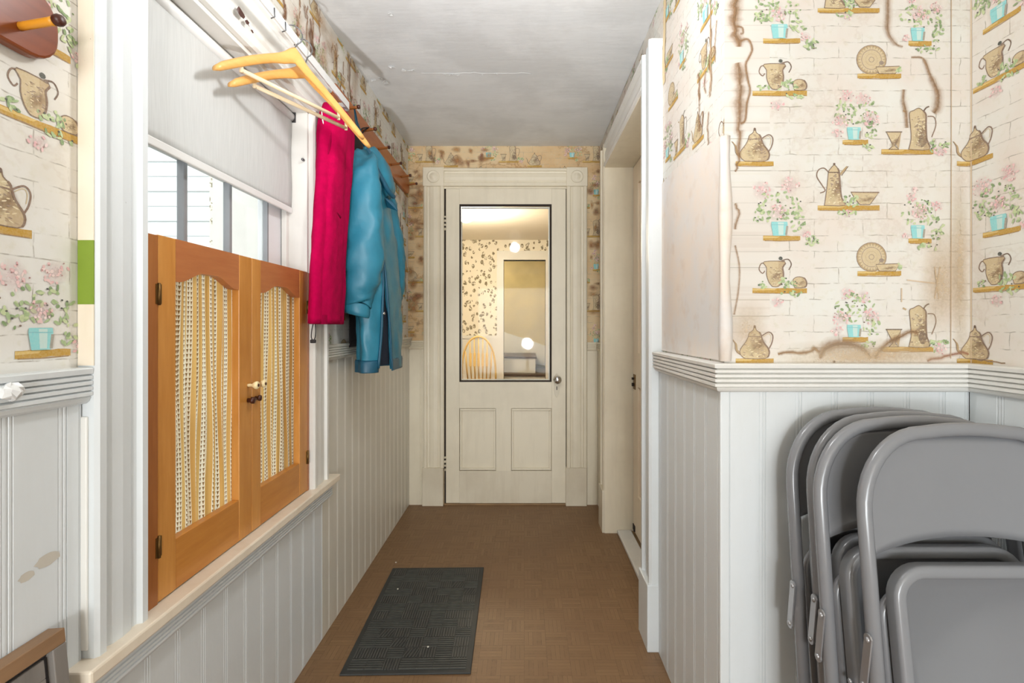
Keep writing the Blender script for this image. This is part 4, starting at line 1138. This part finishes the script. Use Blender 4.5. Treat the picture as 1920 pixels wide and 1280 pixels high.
m = MB(); m.add([(-.580, 2.08, 1.675), (-.550, 2.10, 1.66), (-.535, 2.12, 1.63), (-.580, 2.12, 1.645)], [(0, 1, 2, 3)]); m.build('storm_flap', 'teal_dark', ho, solid=.006)
m = MB(); m.tube([(-.660, 2.09, 1.865), (-.690, 2.050, 1.98), (-.690, 2.030, 2.037), (-.686, 2.060, 1.98), (-.656, 2.12, 1.865)], .003, 6); m.build('hang_loop', 'teal_dark', v)
# ------------------------------------------------------------------ door 1: glazed door at the end of the passage
d1 = struct('door_1', label='cream glazed door with two lower panels')
CT = .026
m = MB(); m.extrude(casing_prof(.130, CT), lambda a, b: (-.642 + a, YF - b, .24), lambda a, b: (-.642 + a, YF - b, 2.034)); m.build('casing', 'paint_cream', d1)
m = MB(); m.extrude(casing_prof(.130, CT), lambda a, b: (.270 + a, YF - b, .24), lambda a, b: (.270 + a, YF - b, 2.034)); m.build('casing', 'paint_cream', d1)
m = MB(); m.extrude(casing_prof(.116, CT), lambda a, b: (-.512, YF - b, 2.034 + a), lambda a, b: (.270, YF - b, 2.034 + a)); m.build('head_casing', 'paint_cream', d1)
for x in (-.645, .268):
    cb_ = box('corner_block', (x, YF - .032, 2.032), (x + .134, YF, 2.152), 'paint_cream', d1, .003)
    m = MB(); m.lathe([(.040, 0), (.040, .003), (.034, .006), (.029, .003), (.024, .003), (.016, .010), (.001, .013)], (x + .067, YF - .032, 2.092), (0, -1, 0), 28); m.build('rosette', 'paint_cream', cb_)
    box('plinth_block', (x - .004, YF - .034, 0), (x + .130, YF, .242), 'paint_cream_worn', d1, .003)
box('door_stop', (-.512, YF - .004, 0), (-.502, YF + .06, 2.034), 'dark_gap', d1)
box('door_stop', (.2665, YF - .004, 0), (.270, YF + .06, 2.034), 'dark_gap', d1)
box('door_stop', (-.512, YF - .006, 2.022), (.270, YF + .06, 2.034), 'paint_cream', d1)
DY0, DY1 = YF - .010, YF + .030
box('stile', (-.501, DY0, .012), (-.415, DY1, 2.020), 'paint_cream', d1, .002)
box('stile', (.175, DY0, .012), (.266, DY1, 2.020), 'paint_cream', d1, .002)
box('rail', (-.415, DY0, 1.922), (.175, DY1, 2.020), 'paint_cream', d1)
box('rail', (-.415, DY0, .618), (.175, DY1, .786), 'paint_cream', d1)
box('rail', (-.415, DY0, .012), (.175, DY1, .218), 'paint_cream_worn', d1)
box('mullion', (-.180, DY0, .218), (-.084, DY1, .618), 'paint_cream', d1)
for x0, x1 in ((-.415, -.180), (-.084, .175)):
    pn = box('panel', (x0 + .001, DY0 + .016, .218), (x1 - .001, DY1 - .008, .618), 'paint_cream', d1)
    m = MB()
    for a, b in (((x0 + .003, .221), (x1 - .003, .221 + .013)), ((x0 + .003, .615 - .013), (x1 - .003, .615)), ((x0 + .003, .234), (x0 + .016, .602)), ((x1 - .016, .234), (x1 - .003, .602))):
        box('panel_moulding', (a[0], DY0 + .003, a[1]), (b[0], DY0 + .017, b[1]), 'paint_cream', pn, .003)
# glazing: dark putty line, pane, beads
m = MB()
for a, b in (((-.415, 1.908), (.175, 1.922)), ((-.415, .786), (.175, .796)), ((-.415, .796), (-.405, 1.908)), ((.163, .796), (.175, 1.908))):
    box('glazing_putty', (a[0], DY0 + .001, a[1]), (b[0], DY0 + .012, b[1]), 'dark_gap', d1)
m = MB()
for a, b in (((-.405, 1.900), (.163, 1.908)), ((-.405, .796), (.163, .801)), ((-.405, .80), (-.400, 1.9)), ((.156, .80), (.163, 1.9))):
    box('glazing_bead', (a[0], DY0 + .020, a[1]), (b[0], DY0 + .034, b[1]), 'paint_white', d1)
box('pane', (-.415, DY0 + .015, .790), (.175, DY0 + .019, 1.918), 'pane_glass', d1)
es = MB(); n = 20; pr = []
for i in range(n):
    a = 2 * pi * i / n; pr.append((.208 + .017 * cos(a), .758 + .062 * sin(a) + (.022 if sin(a) > 0 else -.010)))
es.extrude(pr, lambda x, z: (x, DY0 - .0005, z), lambda x, z: (x, DY0 - .004, z)); eo = es.build('escutcheon', 'paint_cream_worn', d1, bevel=.0015)
box('keyhole', (.2055, DY0 - .0045, .735), (.2105, DY0 - .0038, .758), 'dark_gap', eo)
m = MB(); m.lathe([(.014, 0), (.014, .004), (.008, .008), (.008, .022), (.018, .026), (.0245, .034), (.0260, .044), (.022, .053), (.012, .058), (.001, .059)], (.210, DY0 - .003, .803), (0, -1, 0), 28); m.build('knob', 'chrome', d1)
for z in (1.80, .265):
    hg = MB(); hg.tube([(-.506, YF - .014, z - .045), (-.506, YF - .014, z + .045)], .006, 10); h_ = hg.build('hinge', 'paint_cream_worn', d1)
    for q in (-.03, -.005, .022): m = MB(); m.tube([(-.506, YF - .014, z + q), (-.506, YF - .014, z + q + .012)], .0066, 8); m.build('hinge_knuckle', 'dark_gap', h_)
box('door_saddle', (-.512, YF - .012, 0), (.270, YF + .05, .010), 'bare_wood', d1)

# ------------------------------------------------------------------ door 2: doorway in the right wall
d2 = struct('door_2', label='cream door in the deep doorway on the right')
XC = .438; t2 = XR - XC
y0, y1, zh = DOOR2['y0'], DOOR2['y1'], DOOR2['z1']
pl_z = .235
m = MB(); m.extrude(casing_prof(.130, t2), lambda a, b: (XR - b, y0 - .130 + a, 0), lambda a, b: (XR - b, y0 - .130 + a, zh + .13)); m.build('casing', 'paint_cool', d2)
m = MB(); m.extrude(casing_prof(.130, t2), lambda a, b: (XR - b, y1 + a, 0), lambda a, b: (XR - b, y1 + a, zh + .13)); m.build('casing', 'paint_cream', d2)
m = MB(); m.extrude(casing_prof(.130, t2), lambda a, b: (XR - b, y0, zh + a), lambda a, b: (XR - b, y1, zh + a)); m.build('head_casing', 'paint_white', d2)
box('plinth_block', (XC - .008, y0 - .134, 0), (XR, y0 + .001, pl_z), 'paint_cool', d2, .003)
box('plinth_block', (XC - .008, y1 - .001, 0), (XR, y1 + .134, pl_z), 'paint_cream_worn', d2, .003)
JX = .605
box('jamb', (XC + .006, y1 - .003, 0), (JX, y1 + .02, zh), 'paint_cream', d2)
box('jamb', (XC + .006, y0 - .02, 0), (JX, y0 + .003, zh), 'paint_white', d2)
box('jamb', (XC + .006, y0, zh - .003), (JX, y1, zh + .02), 'paint_cream', d2)
box('threshold', (.512, y0 - .005, 0), (.590, y1 - .003, .020), 'paint_white', d2, .006)
box('threshold', (.590, y0, 0), (.66, y1 - .003, .012), 'bare_wood', d2)
# the door itself, closed on the far side of the jamb: stiles, rails, panels, lock
DX0, DX1 = .600, .640
ya, yb = y0 + .004, y1 - .010
box('stile', (DX0, yb - .11, .024), (DX1, yb, zh - .006), 'paint_peach', d2, .002)
box('stile', (DX0, ya, .024), (DX1, ya + .11, zh - .006), 'paint_peach', d2, .002)
for z0, z1 in ((.024, .24), (.82, 1.00), (zh - .12, zh - .006)): box('rail', (DX0 + .0005, ya + .11, z0), (DX1, yb - .11, z1), 'paint_peach', d2)
for z0, z1 in ((.24, .82), (1.00, zh - .12)): box('panel', (DX0 + .012, ya + .11, z0), (DX1 - .012, yb - .11, z1), 'paint_peach', d2)
box('door_gap', (DX0 + .002, yb, .012), (DX1, y1 - .002, zh), 'dark_gap', d2)
m = MB(); m.box((DX0 - .003, yb - .060, .80), (DX0, yb - .012, .88)); lk = m.build('lock_plate', 'brass_old', d2)
for z0, z1 in ((.815, .832), (.85, .862)): box('latch', (DX0 - .012, yb - .030, z0), (DX0 - .002, yb - .014, z1), 'dark_gap', lk)
box('hinge', (DX0 - .004, yb - .05, .03), (DX0, yb - .004, .06), 'dark_gap', d2)
box('room_backing', (DX1 + .03, y0 - .2, 0), (DX1 + .05, y1 + .2, ZC), 'back_wall', wall_right)

# ------------------------------------------------------------------ door mat
MW, ML = .428, .722
mt = thing('door_mat', 'black rubber door mat with woven rib pattern on the floor', 'door mat', (-.397, 2.0, 0))
def mloc(o): o.rotation_euler = (0, 0, 0)
m = MB(); m.box((-MW / 2, -ML / 2, .0003), (MW / 2, ML / 2, .006)); m.build('mat_base', 'mat_rubber', mt, local=True, bevel=.002)
m = MB(); cell = .0555
nx, ny = 7, 12; sx = (MW - .036) / nx; sy = (ML - .036) / ny
for i in range(nx):
    for j in range(ny):
        x = -MW / 2 + .018 + i * sx; y = -ML / 2 + .018 + j * sy
        k2 = (i + 2 * j) % 4
        if k2 in (0, 1) and j % 2 == 0 or (i + j) % 3 == 0:   # ribs across
            for q in range(5): m.box((x + .001, y + sy * (q + .2) / 5, .0055), (x + sx - .001, y + sy * (q + .66) / 5, .0085))
        elif (i + j) % 5 == 4:                                 # diagonal ribs
            for q in range(5):
                a = x + sx * q / 5; m.add([(a, y + .003, .0055), (a + .004, y + .003, .0055), (min(a + .018, x + sx), y + sy - .003, .0055), (min(a + .014, x + sx - .002), y + sy - .003, .0055),
                                           (a, y + .003, .0082), (a + .004, y + .003, .0082), (min(a + .018, x + sx), y + sy - .003, .0082), (min(a + .014, x + sx - .002), y + sy - .003, .0082)],
                                          [(4, 5, 6, 7), (0, 1, 5, 4), (1, 2, 6, 5), (2, 3, 7, 6), (3, 0, 4, 7)])
        else:                                                  # ribs lengthwise
            for q in range(6): m.box((x + sx * (q + .2) / 6, y + .001, .0055), (x + sx * (q + .66) / 6, y + sy - .001, .0085))
rb = m.build('ribs', 'mat_rib', mt, local=True); rb['kind'] = 'stuff'
mt.rotation_euler = (0, 0, radians(1.2))

# ------------------------------------------------------------------ folding chairs
def make_chair():
    c = thing('folding_chair', 'x', 'chair', (0, 0, 0), 'folded chairs leaning on the wall')
    W = .205; H = .965; r = .0128
    def U(w, zt_, zb, rx, rz_, y, crown=.006, flare=0.0):
        pts = [(-w - flare, y, zb)]
        for q in range(11):
            a = radians(180 - q * 9); pts.append((-w + rx + rx * cos(a), y, zt_ - rz_ + rz_ * sin(a)))
        for q in range(1, 6): x = (-w + rx) * (1 - q / 3); pts.append((x, y, zt_ + crown * (1 - (x / (w - rx)) ** 2)))
        for q in range(11):
            a = radians(90 - q * 9); pts.append((w - rx + rx * cos(a), y, zt_ - rz_ + rz_ * sin(a)))
        pts.append((w + flare, y, zb)); return pts
    m = MB(); m.tube(U(W, H - .006 - r, .012, .125, .150, 0, flare=.012), r, 14); fr = m.build('main_frame', 'chair_grey', c, local=True)
    # backrest: curved plate inside the arch with a concave lower edge
    NX, NZ = 28, 12; rows = []
    Wi = W - r * .6
    for j in range(NZ + 1):
        row = []
        for i in range(NX + 1):
            x = -Wi + 2 * Wi * i / NX; t = abs(x) / Wi
            rx, rz_ = .125 - r * .6, .150 - r * .6
            ed = max(0, (abs(x) - (Wi - rx)) / rx); zt_ = H - .010 - r * 1.2 - rz_ + rz_ * math.sqrt(max(0, 1 - ed * ed)) if ed > 0 else H - .010 - r * 1.2
            zb = .722 + .030 * (1 - t * t)
            z = zb + (max(zt_, zb + .002) - zb) * j / NZ
            y = .004 + .016 * (1 - t * t) + .006 * math.cos(pi * j / NZ) * (1 - t * t)
            row.append((x, y, z))
        rows.append(row)
    m = MB(); m.loft(rows, closed=False); m.build('backrest', 'chair_grey', c, local=True, recalc=False, solid=.003)
    # seat pan folded up: underside with a raised rolled rim
    sw, z0, z1, cr = .176, .305, .712, .060
    def rr(w, za, zb_, q_): 
        out = []
        for cx_, cz_, a0 in ((w - q_, zb_ - q_, 0), (-w + q_, zb_ - q_, 90), (-w + q_, za + q_, 180), (w - q_, za + q_, 270)):
            for q in range(8): a = radians(a0 + q * 90 / 7); out.append((cx_ + q_ * cos(a), cz_ + q_ * sin(a)))
        return out
    rings = []
    for ins, y, in ((0.0, .006), (0.0, -.013), (.002, -.018), (.006, -.0198), (.016, -.0198), (.021, -.018), (.024, -.012), (.026, -.005)):
        rings.append([(x, y, z) for x, z in rr(sw - ins, z0 + ins, z1 - ins, max(cr - ins, .02))])
    m = MB(); m.loft(rings, cap1=True); st = m.build('seat', 'chair_grey', c, local=True)
    # rear leg frame behind
    m = MB(); m.tube(U(W - .030, .655, .010, .05, .05, .022, 0, flare=.0), .0095, 12); m.build('rear_frame', 'chair_grey', c, local=True)
    for z, y, w in ((.20, 0, W + .006), (.16, .022, W - .030)):
        m = MB(); m.tube([(-w, y, z), (w, y, z)], .0075, 10); m.build('cross_brace', 'chair_grey', c, local=True)
    for s_ in (-1, 1):
        x = s_ * (W + r + .006)
        m = MB(); pr = []
        for cz_, cy_, a0 in ((.585, -.008, 0), (.500, .016, 180)):
            for q in range(7): a = radians(a0 + q * 30 - 15); pr.append((cy_ + .0105 * cos(a), cz_ + .0105 * sin(a)))
        m.extrude(pr, lambda y, z: (x - s_ * .0015, y, z), lambda y, z: (x + s_ * .0015, y, z)); b_ = m.build('link_strap', 'chair_strap', c, local=True)
        for cz_, cy_ in ((.585, -.008), (.500, .016)):
            m = MB(); m.lathe([(.005, -.004), (.005, .002), (.002, .004)], (x + s_ * .001, cy_, cz_), (s_, 0, 0), 10); m.build('rivet', 'chair_strap', b_, local=True)
        m = MB(); m.lathe([(.005, 0), (.005, .004), (.002, .006)], (s_ * (sw + .004), -.012, .47), (s_, 0, 0), 10); m.build('pivot_rivet', 'chair_strap', st, local=True)
        m = MB(); m.lathe([(.0150, 0), (.0150, .030), (.013, .034)], (s_ * (W + .012), 0, .0), (0, 0, 1), 14); m.build('foot_cap', 'rubber', c, local=True)
        m = MB(); m.lathe([(.0108, 0), (.0108, .025), (.0098, .028)], (s_ * (W - .030), .022, .0), (0, 0, 1), 14); m.build('foot_cap', 'rubber', c, local=True)
    return c
def copy_tree(o, parent=None):
    c = o.copy(); C.objects.link(c); c.parent = parent
    for ch in list(o.children): copy_tree(ch, c)
    return c
LEAN = radians(8)
chair0 = make_chair()
spots = [(.802, 1.140, 'grey steel folding chair touching the wall, rearmost of the four'),
         (.816, 1.084, 'grey steel folding chair, second from the wall'),
         (.799, 1.030, 'grey steel folding chair, third from the wall'),
         (.836, .953, 'grey steel folding chair at the front of the stack, fully visible')]
chairs = [chair0] + [copy_tree(chair0) for _ in range(3)]
for c, (x, yt, lab) in zip(chairs, spots):
    c.location = (x, yt - .965 * sin(LEAN), .0025); c.rotation_euler = (-LEAN, 0, 0); c['label'] = lab

# ------------------------------------------------------------------ framed picture leaning at the lower left
pf = thing('picture_frame', 'dark framed picture leaning below the window wall, lower left corner', 'picture', (-.66, .50, 0))
PH = .675; PL = .56
a_ = math.atan2(.055, PH)
def fp(u, h, d):   # u along the wall from the far end, h up the frame, d out of the picture plane
    return (-.736 + .068 * (1 - h / PH) + d * cos(a_) , .775 - u, h * cos(a_) + d * sin(a_) + .001)
def member(name, steps, hor, mat_outer):
    pass
lay_ = [('outer_moulding', 0, .022, .026, 'frame_brown'), ('dark_step', .022, .030, .016, 'frame_dark'), ('middle_moulding', .030, .058, .020, 'frame_grey'), ('inner_step', .058, .066, .012, 'frame_dark'), ('inner_moulding', .066, .074, .015, 'frame_grey')]
for nm, i0, i1, dd, mt_ in lay_:
    m = MB()
    def fbox(u0, u1, h0, h1):
        vs_ = [fp(u, h, d) for d in (0, dd) for (u, h) in ((u0, h0), (u1, h0), (u1, h1), (u0, h1))]
        m.add(vs_, [(0, 3, 2, 1), (4, 5, 6, 7), (0, 1, 5, 4), (1, 2, 6, 5), (2, 3, 7, 6), (3, 0, 4, 7)])
    for q, a4 in enumerate(((i0, PL - i0, PH - i1, PH - i0), (i0, PL - i0, i0, i1), (i0, i1, i1, PH - i1), (PL - i1, PL - i0, i1, PH - i1))):
        m = MB(); fbox(*a4); m.build(nm, 'frame_grey' if i0 == 0 and q > 1 else mt_, pf, bevel=.0015)  # outer side members go grey: their different lighting painted into the colour
m = MB(); m.add([fp(u, h, .006) for u, h in ((.07, .07), (PL - .07, .07), (PL - .07, PH - .07), (.07, PH - .07))], [(0, 1, 2, 3)]); m.build('art_print', 'art_red', pf)
m = MB(); m.add([fp(u, h, .009) for u, h in ((.07, .07), (PL - .07, .07), (PL - .07, PH - .07), (.07, PH - .07))], [(0, 1, 2, 3)]); m.build('pane', 'pane_glass', pf)

# crumpled scrap caught on the left chair rail
m = MB(); rr_ = random.Random(9); rings = []
for j in range(7):
    th = pi * j / 6; rings.append([(-.716 + .012 * sin(th) * cos(2 * pi * q / 10) * rr_.uniform(.6, 1.3), .700 + .018 * sin(th) * sin(2 * pi * q / 10) * rr_.uniform(.7, 1.25), 1.049 + .013 * cos(th) * rr_.uniform(.7, 1.2)) for q in range(10)])
m.loft(rings, smooth=False)
tag(m.build('crumpled_scrap', 'wax_white'), 'small white crumpled scrap stuck on the left chair rail', 'scrap')
# nail holes and rubbed spots on the left wainscot
for y, z, a, b in ((.775, .78, .020, .010), (.742, .770, .012, .007)):
    m = MB(); m.add([(XLB + .0004, y + a * cos(2 * pi * q / 14) * (1 + .15 * sin(3 * q)), z + b * sin(2 * pi * q / 14)) for q in range(14)], [tuple(range(14))]); m.build('worn_spot', 'worn', wall_left, recalc=False)
# crumbs on the mat and the floor
for i, (x, y, z) in enumerate(((-.545, 2.16, .0085), (-.34, 1.77, .0085), (-.62, 2.42, .0006))):
    m = MB(); m.lathe([(.002, 0), (.004, .0015), (.003, .0035), (.0005, .0045)], (x, y, z - .0003), (0, 0, 1), 7)
    tag(m.build('paint_crumb', 'crumb'), ('white crumb on the rear half of the door mat', 'white crumb on the front half of the door mat', 'white crumb on the floor behind the mat')[i], 'crumb')

# ------------------------------------------------------------------ unseen pendant added above the frame to even out the passage light
LX, LY, LZ = -.10, 1.12, 2.10
lamp = thing('unseen_pendant', 'small white globe pendant added above the frame', 'lamp', (LX, LY, ZC))
m = MB(); m.lathe([(.05, 0), (.05, .015), (.012, .03)], (LX, LY, ZC), (0, 0, -1), 24); m.build('canopy', 'lamp_body', lamp)
m = MB(); m.tube([(LX, LY, ZC - .02), (LX, LY, LZ + .07)], .004, 8); m.build('cord', 'lamp_body', lamp)
m = MB(); m.lathe([(.02, .07), (.045, .05), (.062, .015), (.062, -.015), (.045, -.048), (.001, -.062)], (LX, LY, LZ), (0, 0, 1), 24); m.build('lamp_shade', 'lamp_glass', lamp)
light('unseen_pendant_light', 'POINT', (LX, LY, LZ - .12), 8.5, (.97, .985, 1.0), .055)

# floor can light added behind the viewer to brighten the ceiling
KX, KY = -.15, -.40
ul = thing('added_uplight', 'small black can light added on the floor behind the viewer', 'lamp', (KX, KY, 0))
m = MB(); m.lathe([(.06, 0), (.06, .008), (.02, .012)], (KX, KY, 0), (0, 0, 1), 20); m.build('lamp_base', 'rubber', ul)
ax = (0, cos(radians(44)), sin(radians(44)))
m = MB(); m.lathe([(.001, -.05), (.035, -.045), (.045, .02), (.045, .05), (.038, .05), (.036, .0), (.001, -.01)], (KX, KY, .085), ax, 20); m.build('lamp_can', 'rubber', ul)
m = MB(); m.tube([(KX, KY, .01), (KX, KY, .05)], .008, 8); m.build('stem', 'rubber', ul)
upl = light('added_uplight_light', 'SPOT', (KX, KY + .05, .135), 120, (.97, .985, 1.0), .03, (radians(90 + 44), 0, 0))
upl.data.spot_size = radians(42); upl.data.spot_blend = 1.0
# low table lamp and its stool, added out of view as fill light
TX, TY = .05, -1.25
stl = thing('stool', 'white stool added to carry the lamp behind the viewer', 'stool', (TX, TY, 0))
m = MB(); m.lathe([(.16, 0), (.165, .01), (.165, .025), (.15, .03)], (TX, TY, .42), (0, 0, 1), 24); m.build('seat', 'lamp_body', stl)
for q in range(4):
    a = pi / 4 + q * pi / 2; m = MB(); m.tube([(TX + .10 * cos(a), TY + .10 * sin(a), .425), (TX + .15 * cos(a), TY + .15 * sin(a), 0)], .013, 10); m.build('leg', 'lamp_body', stl)
tl_ = thing('added_table_lamp', 'added table lamp with a bare globe on the stool behind the viewer', 'lamp', (TX, TY, .451))
m = MB(); m.lathe([(.07, 0), (.07, .015), (.02, .03), (.03, .10), (.015, .18), (.02, .21)], (TX, TY, .451), (0, 0, 1), 22); m.build('lamp_base', 'lamp_body', tl_)
m = MB(); m.lathe([(.02, 0), (.05, .02), (.065, .06), (.05, .10), (.001, .12)], (TX, TY, .66), (0, 0, 1), 22); m.build('bulb_globe', 'lamp_glass', tl_)
light('added_table_lamp_light', 'POINT', (TX, TY, .88), 24, (.96, .98, 1.0), .09)

# ------------------------------------------------------------------ room beyond the glazed door
FY = 6.70
tag(box('floor_far', (-2.0, YF + .03, -.06), (1.3, FY + 1.9, 0), 'far_floor'), 'floor of the room beyond the glazed door', kind='structure')
tag(box('ceiling_far', (-2.0, YF + .05, ZC), (1.3, FY + 1.9, ZC + .08), 'far_ceiling'), 'cream ceiling of the room beyond the glazed door', kind='structure')
m = MB(); m.box((-2.0, FY, 0), (-.275, FY + .12, ZC)); m.box((.285, FY, 0), (1.3, FY + .12, ZC)); m.box((-.275, FY, 2.03), (.285, FY + .12, ZC))
wfr = tag(m.build('wall_beyond', 'leaf_paper'), 'leaf-patterned wallpaper seen through the door glass', kind='structure')
tag(box('wall_beyond_left', (-2.1, YF + .13, 0), (-2.0, FY + 1.9, ZC), 'leaf_paper'), 'left wall of the room beyond', kind='structure')
tag(box('wall_beyond_right', (1.2, YF + .13, 0), (1.3, FY + 1.9, ZC), 'leaf_paper'), 'right wall of the room beyond', kind='structure')
tag(box('wall_stair', (-2.0, FY + 1.78, 0), (1.3, FY + 1.9, ZC), 'far_wall_dim'), 'dim wall behind the winding stairs', kind='structure')
m = MB(); m.box((-1.9, FY - .014, 0), (-.36, FY, .98)); m.build('dado', 'paint_white', wfr)
m = MB(); m.box((-1.9, FY - .030, .98), (-.36, FY, 1.02)); m.build('dado_rail', 'paint_white', wfr)
d3 = struct('door_3', label='open cream doorway to the stairs beyond')
box('casing', (-.365, FY - .022, 0), (-.275, FY + .13, 2.03), 'paint_white', d3)
box('casing', (.285, FY - .022, 0), (.375, FY + .13, 2.03), 'paint_white', d3)
box('head_casing', (-.365, FY - .022, 2.03), (.375, FY + .13, 2.15), 'paint_white', d3)
# front face of that room's near wall (behind the passage wall) closes it off
m = MB(); m.box((-2.0, YF + .0, 0), (XL - .13, YF + .13, ZC)); m.box((XR + .11, YF + .02, 0), (1.3, YF + .13, ZC)); tag(m.build('wall_ell', 'back_wall'), 'near wall of the room beyond', kind='structure')
stc = thing('winding_stairs', 'cream winding stairs with dark treads seen through the far doorway', 'stairs', (0, 7.2, 0))
for i, (z, ya_, yb_, xa) in enumerate(((.235, 6.86, 7.9, -.8), (.47, 6.98, 8.2, -.8), (.705, 7.22, 8.4, -.8))):
    x1a, x1b = (.9, .9) if i < 2 else (.16, .16)
    ty = .10 * i
    m = MB(); m.extrude([(xa, ya_ + .14 * i), (x1a, ya_), (x1b, yb_), (xa, yb_)], lambda x, y: (x, y, z - .235), lambda x, y: (x, y, z - .026)); m.build('riser', 'paint_white', stc)
    m = MB(); m.extrude([(xa, ya_ + .14 * i - .025), (x1a + .02, ya_ - .025), (x1b + .02, yb_), (xa, yb_)], lambda x, y: (x, y, z - .026), lambda x, y: (x, y, z)); m.build('tread', 'tread', stc)
m = MB(); m.extrude([(-.9, .705), (-.9, 1.08), (-.36, 1.06), (.36, .82), (.9, .66), (.9, .40)], lambda x, z: (x, 8.30, z), lambda x, z: (x, 8.34, z)); m.build('stringer', 'paint_white', stc)
light('added_stair_light', 'POINT', (-1.0, 7.6, 2.0), 20, (1.0, .86, .62), .08)  # unseen warm fill added to brighten the stair wall
light('far_room_lamp', 'POINT', (-.55, 5.0, 2.0), 36, (1.0, .86, .66), .12)
fl = thing('unseen_pendant', 'glass globe lamp in the room beyond the door', 'lamp', (-.55, 4.7, ZC))
m = MB(); m.lathe([(.05, 0), (.05, .02), (.02, .03)], (-.55, 4.7, ZC), (0, 0, -1), 18); m.build('lamp_base', 'lamp_body', fl)
m = MB(); m.lathe([(.03, .03), (.09, .07), (.11, .11), (.09, .15), (.03, .18), (.001, .185)], (-.55, 4.7, ZC), (0, 0, -1), 22); m.build('lamp_shade', 'lamp_glass', fl)

# windsor chair
wc = thing('windsor_chair', 'pale wooden spindle-back chair seen through the door glass', 'chair', (-.55, 6.15, 0))
X, Y = -.55, 6.15
m = MB(); m.lathe([(.20, 0), (.215, .012), (.21, .032), (.18, .036)], (X, Y + .10, .44), (0, 0, 1), 28); m.build('seat', 'oak_pale', wc)
hoop = []
for q in range(25):
    a = pi * q / 24; hoop.append((X + .205 * cos(a) * (1 + .06 * sin(a)), Y - .08 - .05 * sin(a), .47 + .55 * math.sin(a) ** .75))
m = MB(); m.tube(hoop, .012, 10); m.build('back_hoop', 'oak_pale', wc)
for q in range(-3, 4):
    x = q * .052; zt_ = .47 + .55 * max(.05, 1 - (abs(x) / .22) ** 2.6) ** .75
    m = MB(); m.tube([(X + x * .85, Y - .07, .47), (X + x * .95, Y - .10, .68), (X + x, Y - .125, zt_)], [.007, .010, .006], 8); m.build('spindle', 'oak_pale', wc)
    if abs(q) < 3: box('spindle_splat', (X + x * .95 - .015, Y - .112, .66), (X + x * .95 + .015, Y - .104, .82), 'oak_pale', wc)
for sx_, sy_ in ((-1, -1), (1, -1), (-1, 1), (1, 1)):
    m = MB(); m.tube([(X + sx_ * .12, Y + .10 + sy_ * .11, .445), (X + sx_ * .17, Y + .10 + sy_ * .15, .22), (X + sx_ * .20, Y + .10 + sy_ * .18, .0)], [.013, .019, .011], 10); m.build('leg', 'oak_pale', wc)

# ------------------------------------------------------------------ outdoors: the house ell with clapboards
gy = 3.36
ell = tag(box('wall_outside', (-6.5, gy + .02, -.6), (XL - .15, gy + .04, 3.6), 'siding'), 'white clapboard house wall seen through the window', kind='structure')
cm = None
for i in range(34):
    z = -.45 + i * .1
    if cm is None:
        m = MB(); m.extrude([(0, 0), (-.014, 0), (-.003, .112), (0, .112)], lambda d, h: (0, d, h), lambda d, h: (5.6, d, h))
        o = m.build('clapboard', 'siding', ell, local=True); cm = o.data
    else:
        o = bpy.data.objects.new('clapboard', cm); C.objects.link(o); o.parent = ell
    o.location = (-6.48, gy + .02 - (.003 if i % 2 else 0), z)
tag(box('ground', (-9, -5, -.65), (XL - .14, gy + .1, -.6), 'ground_out'), 'ground outside the window', kind='structure')
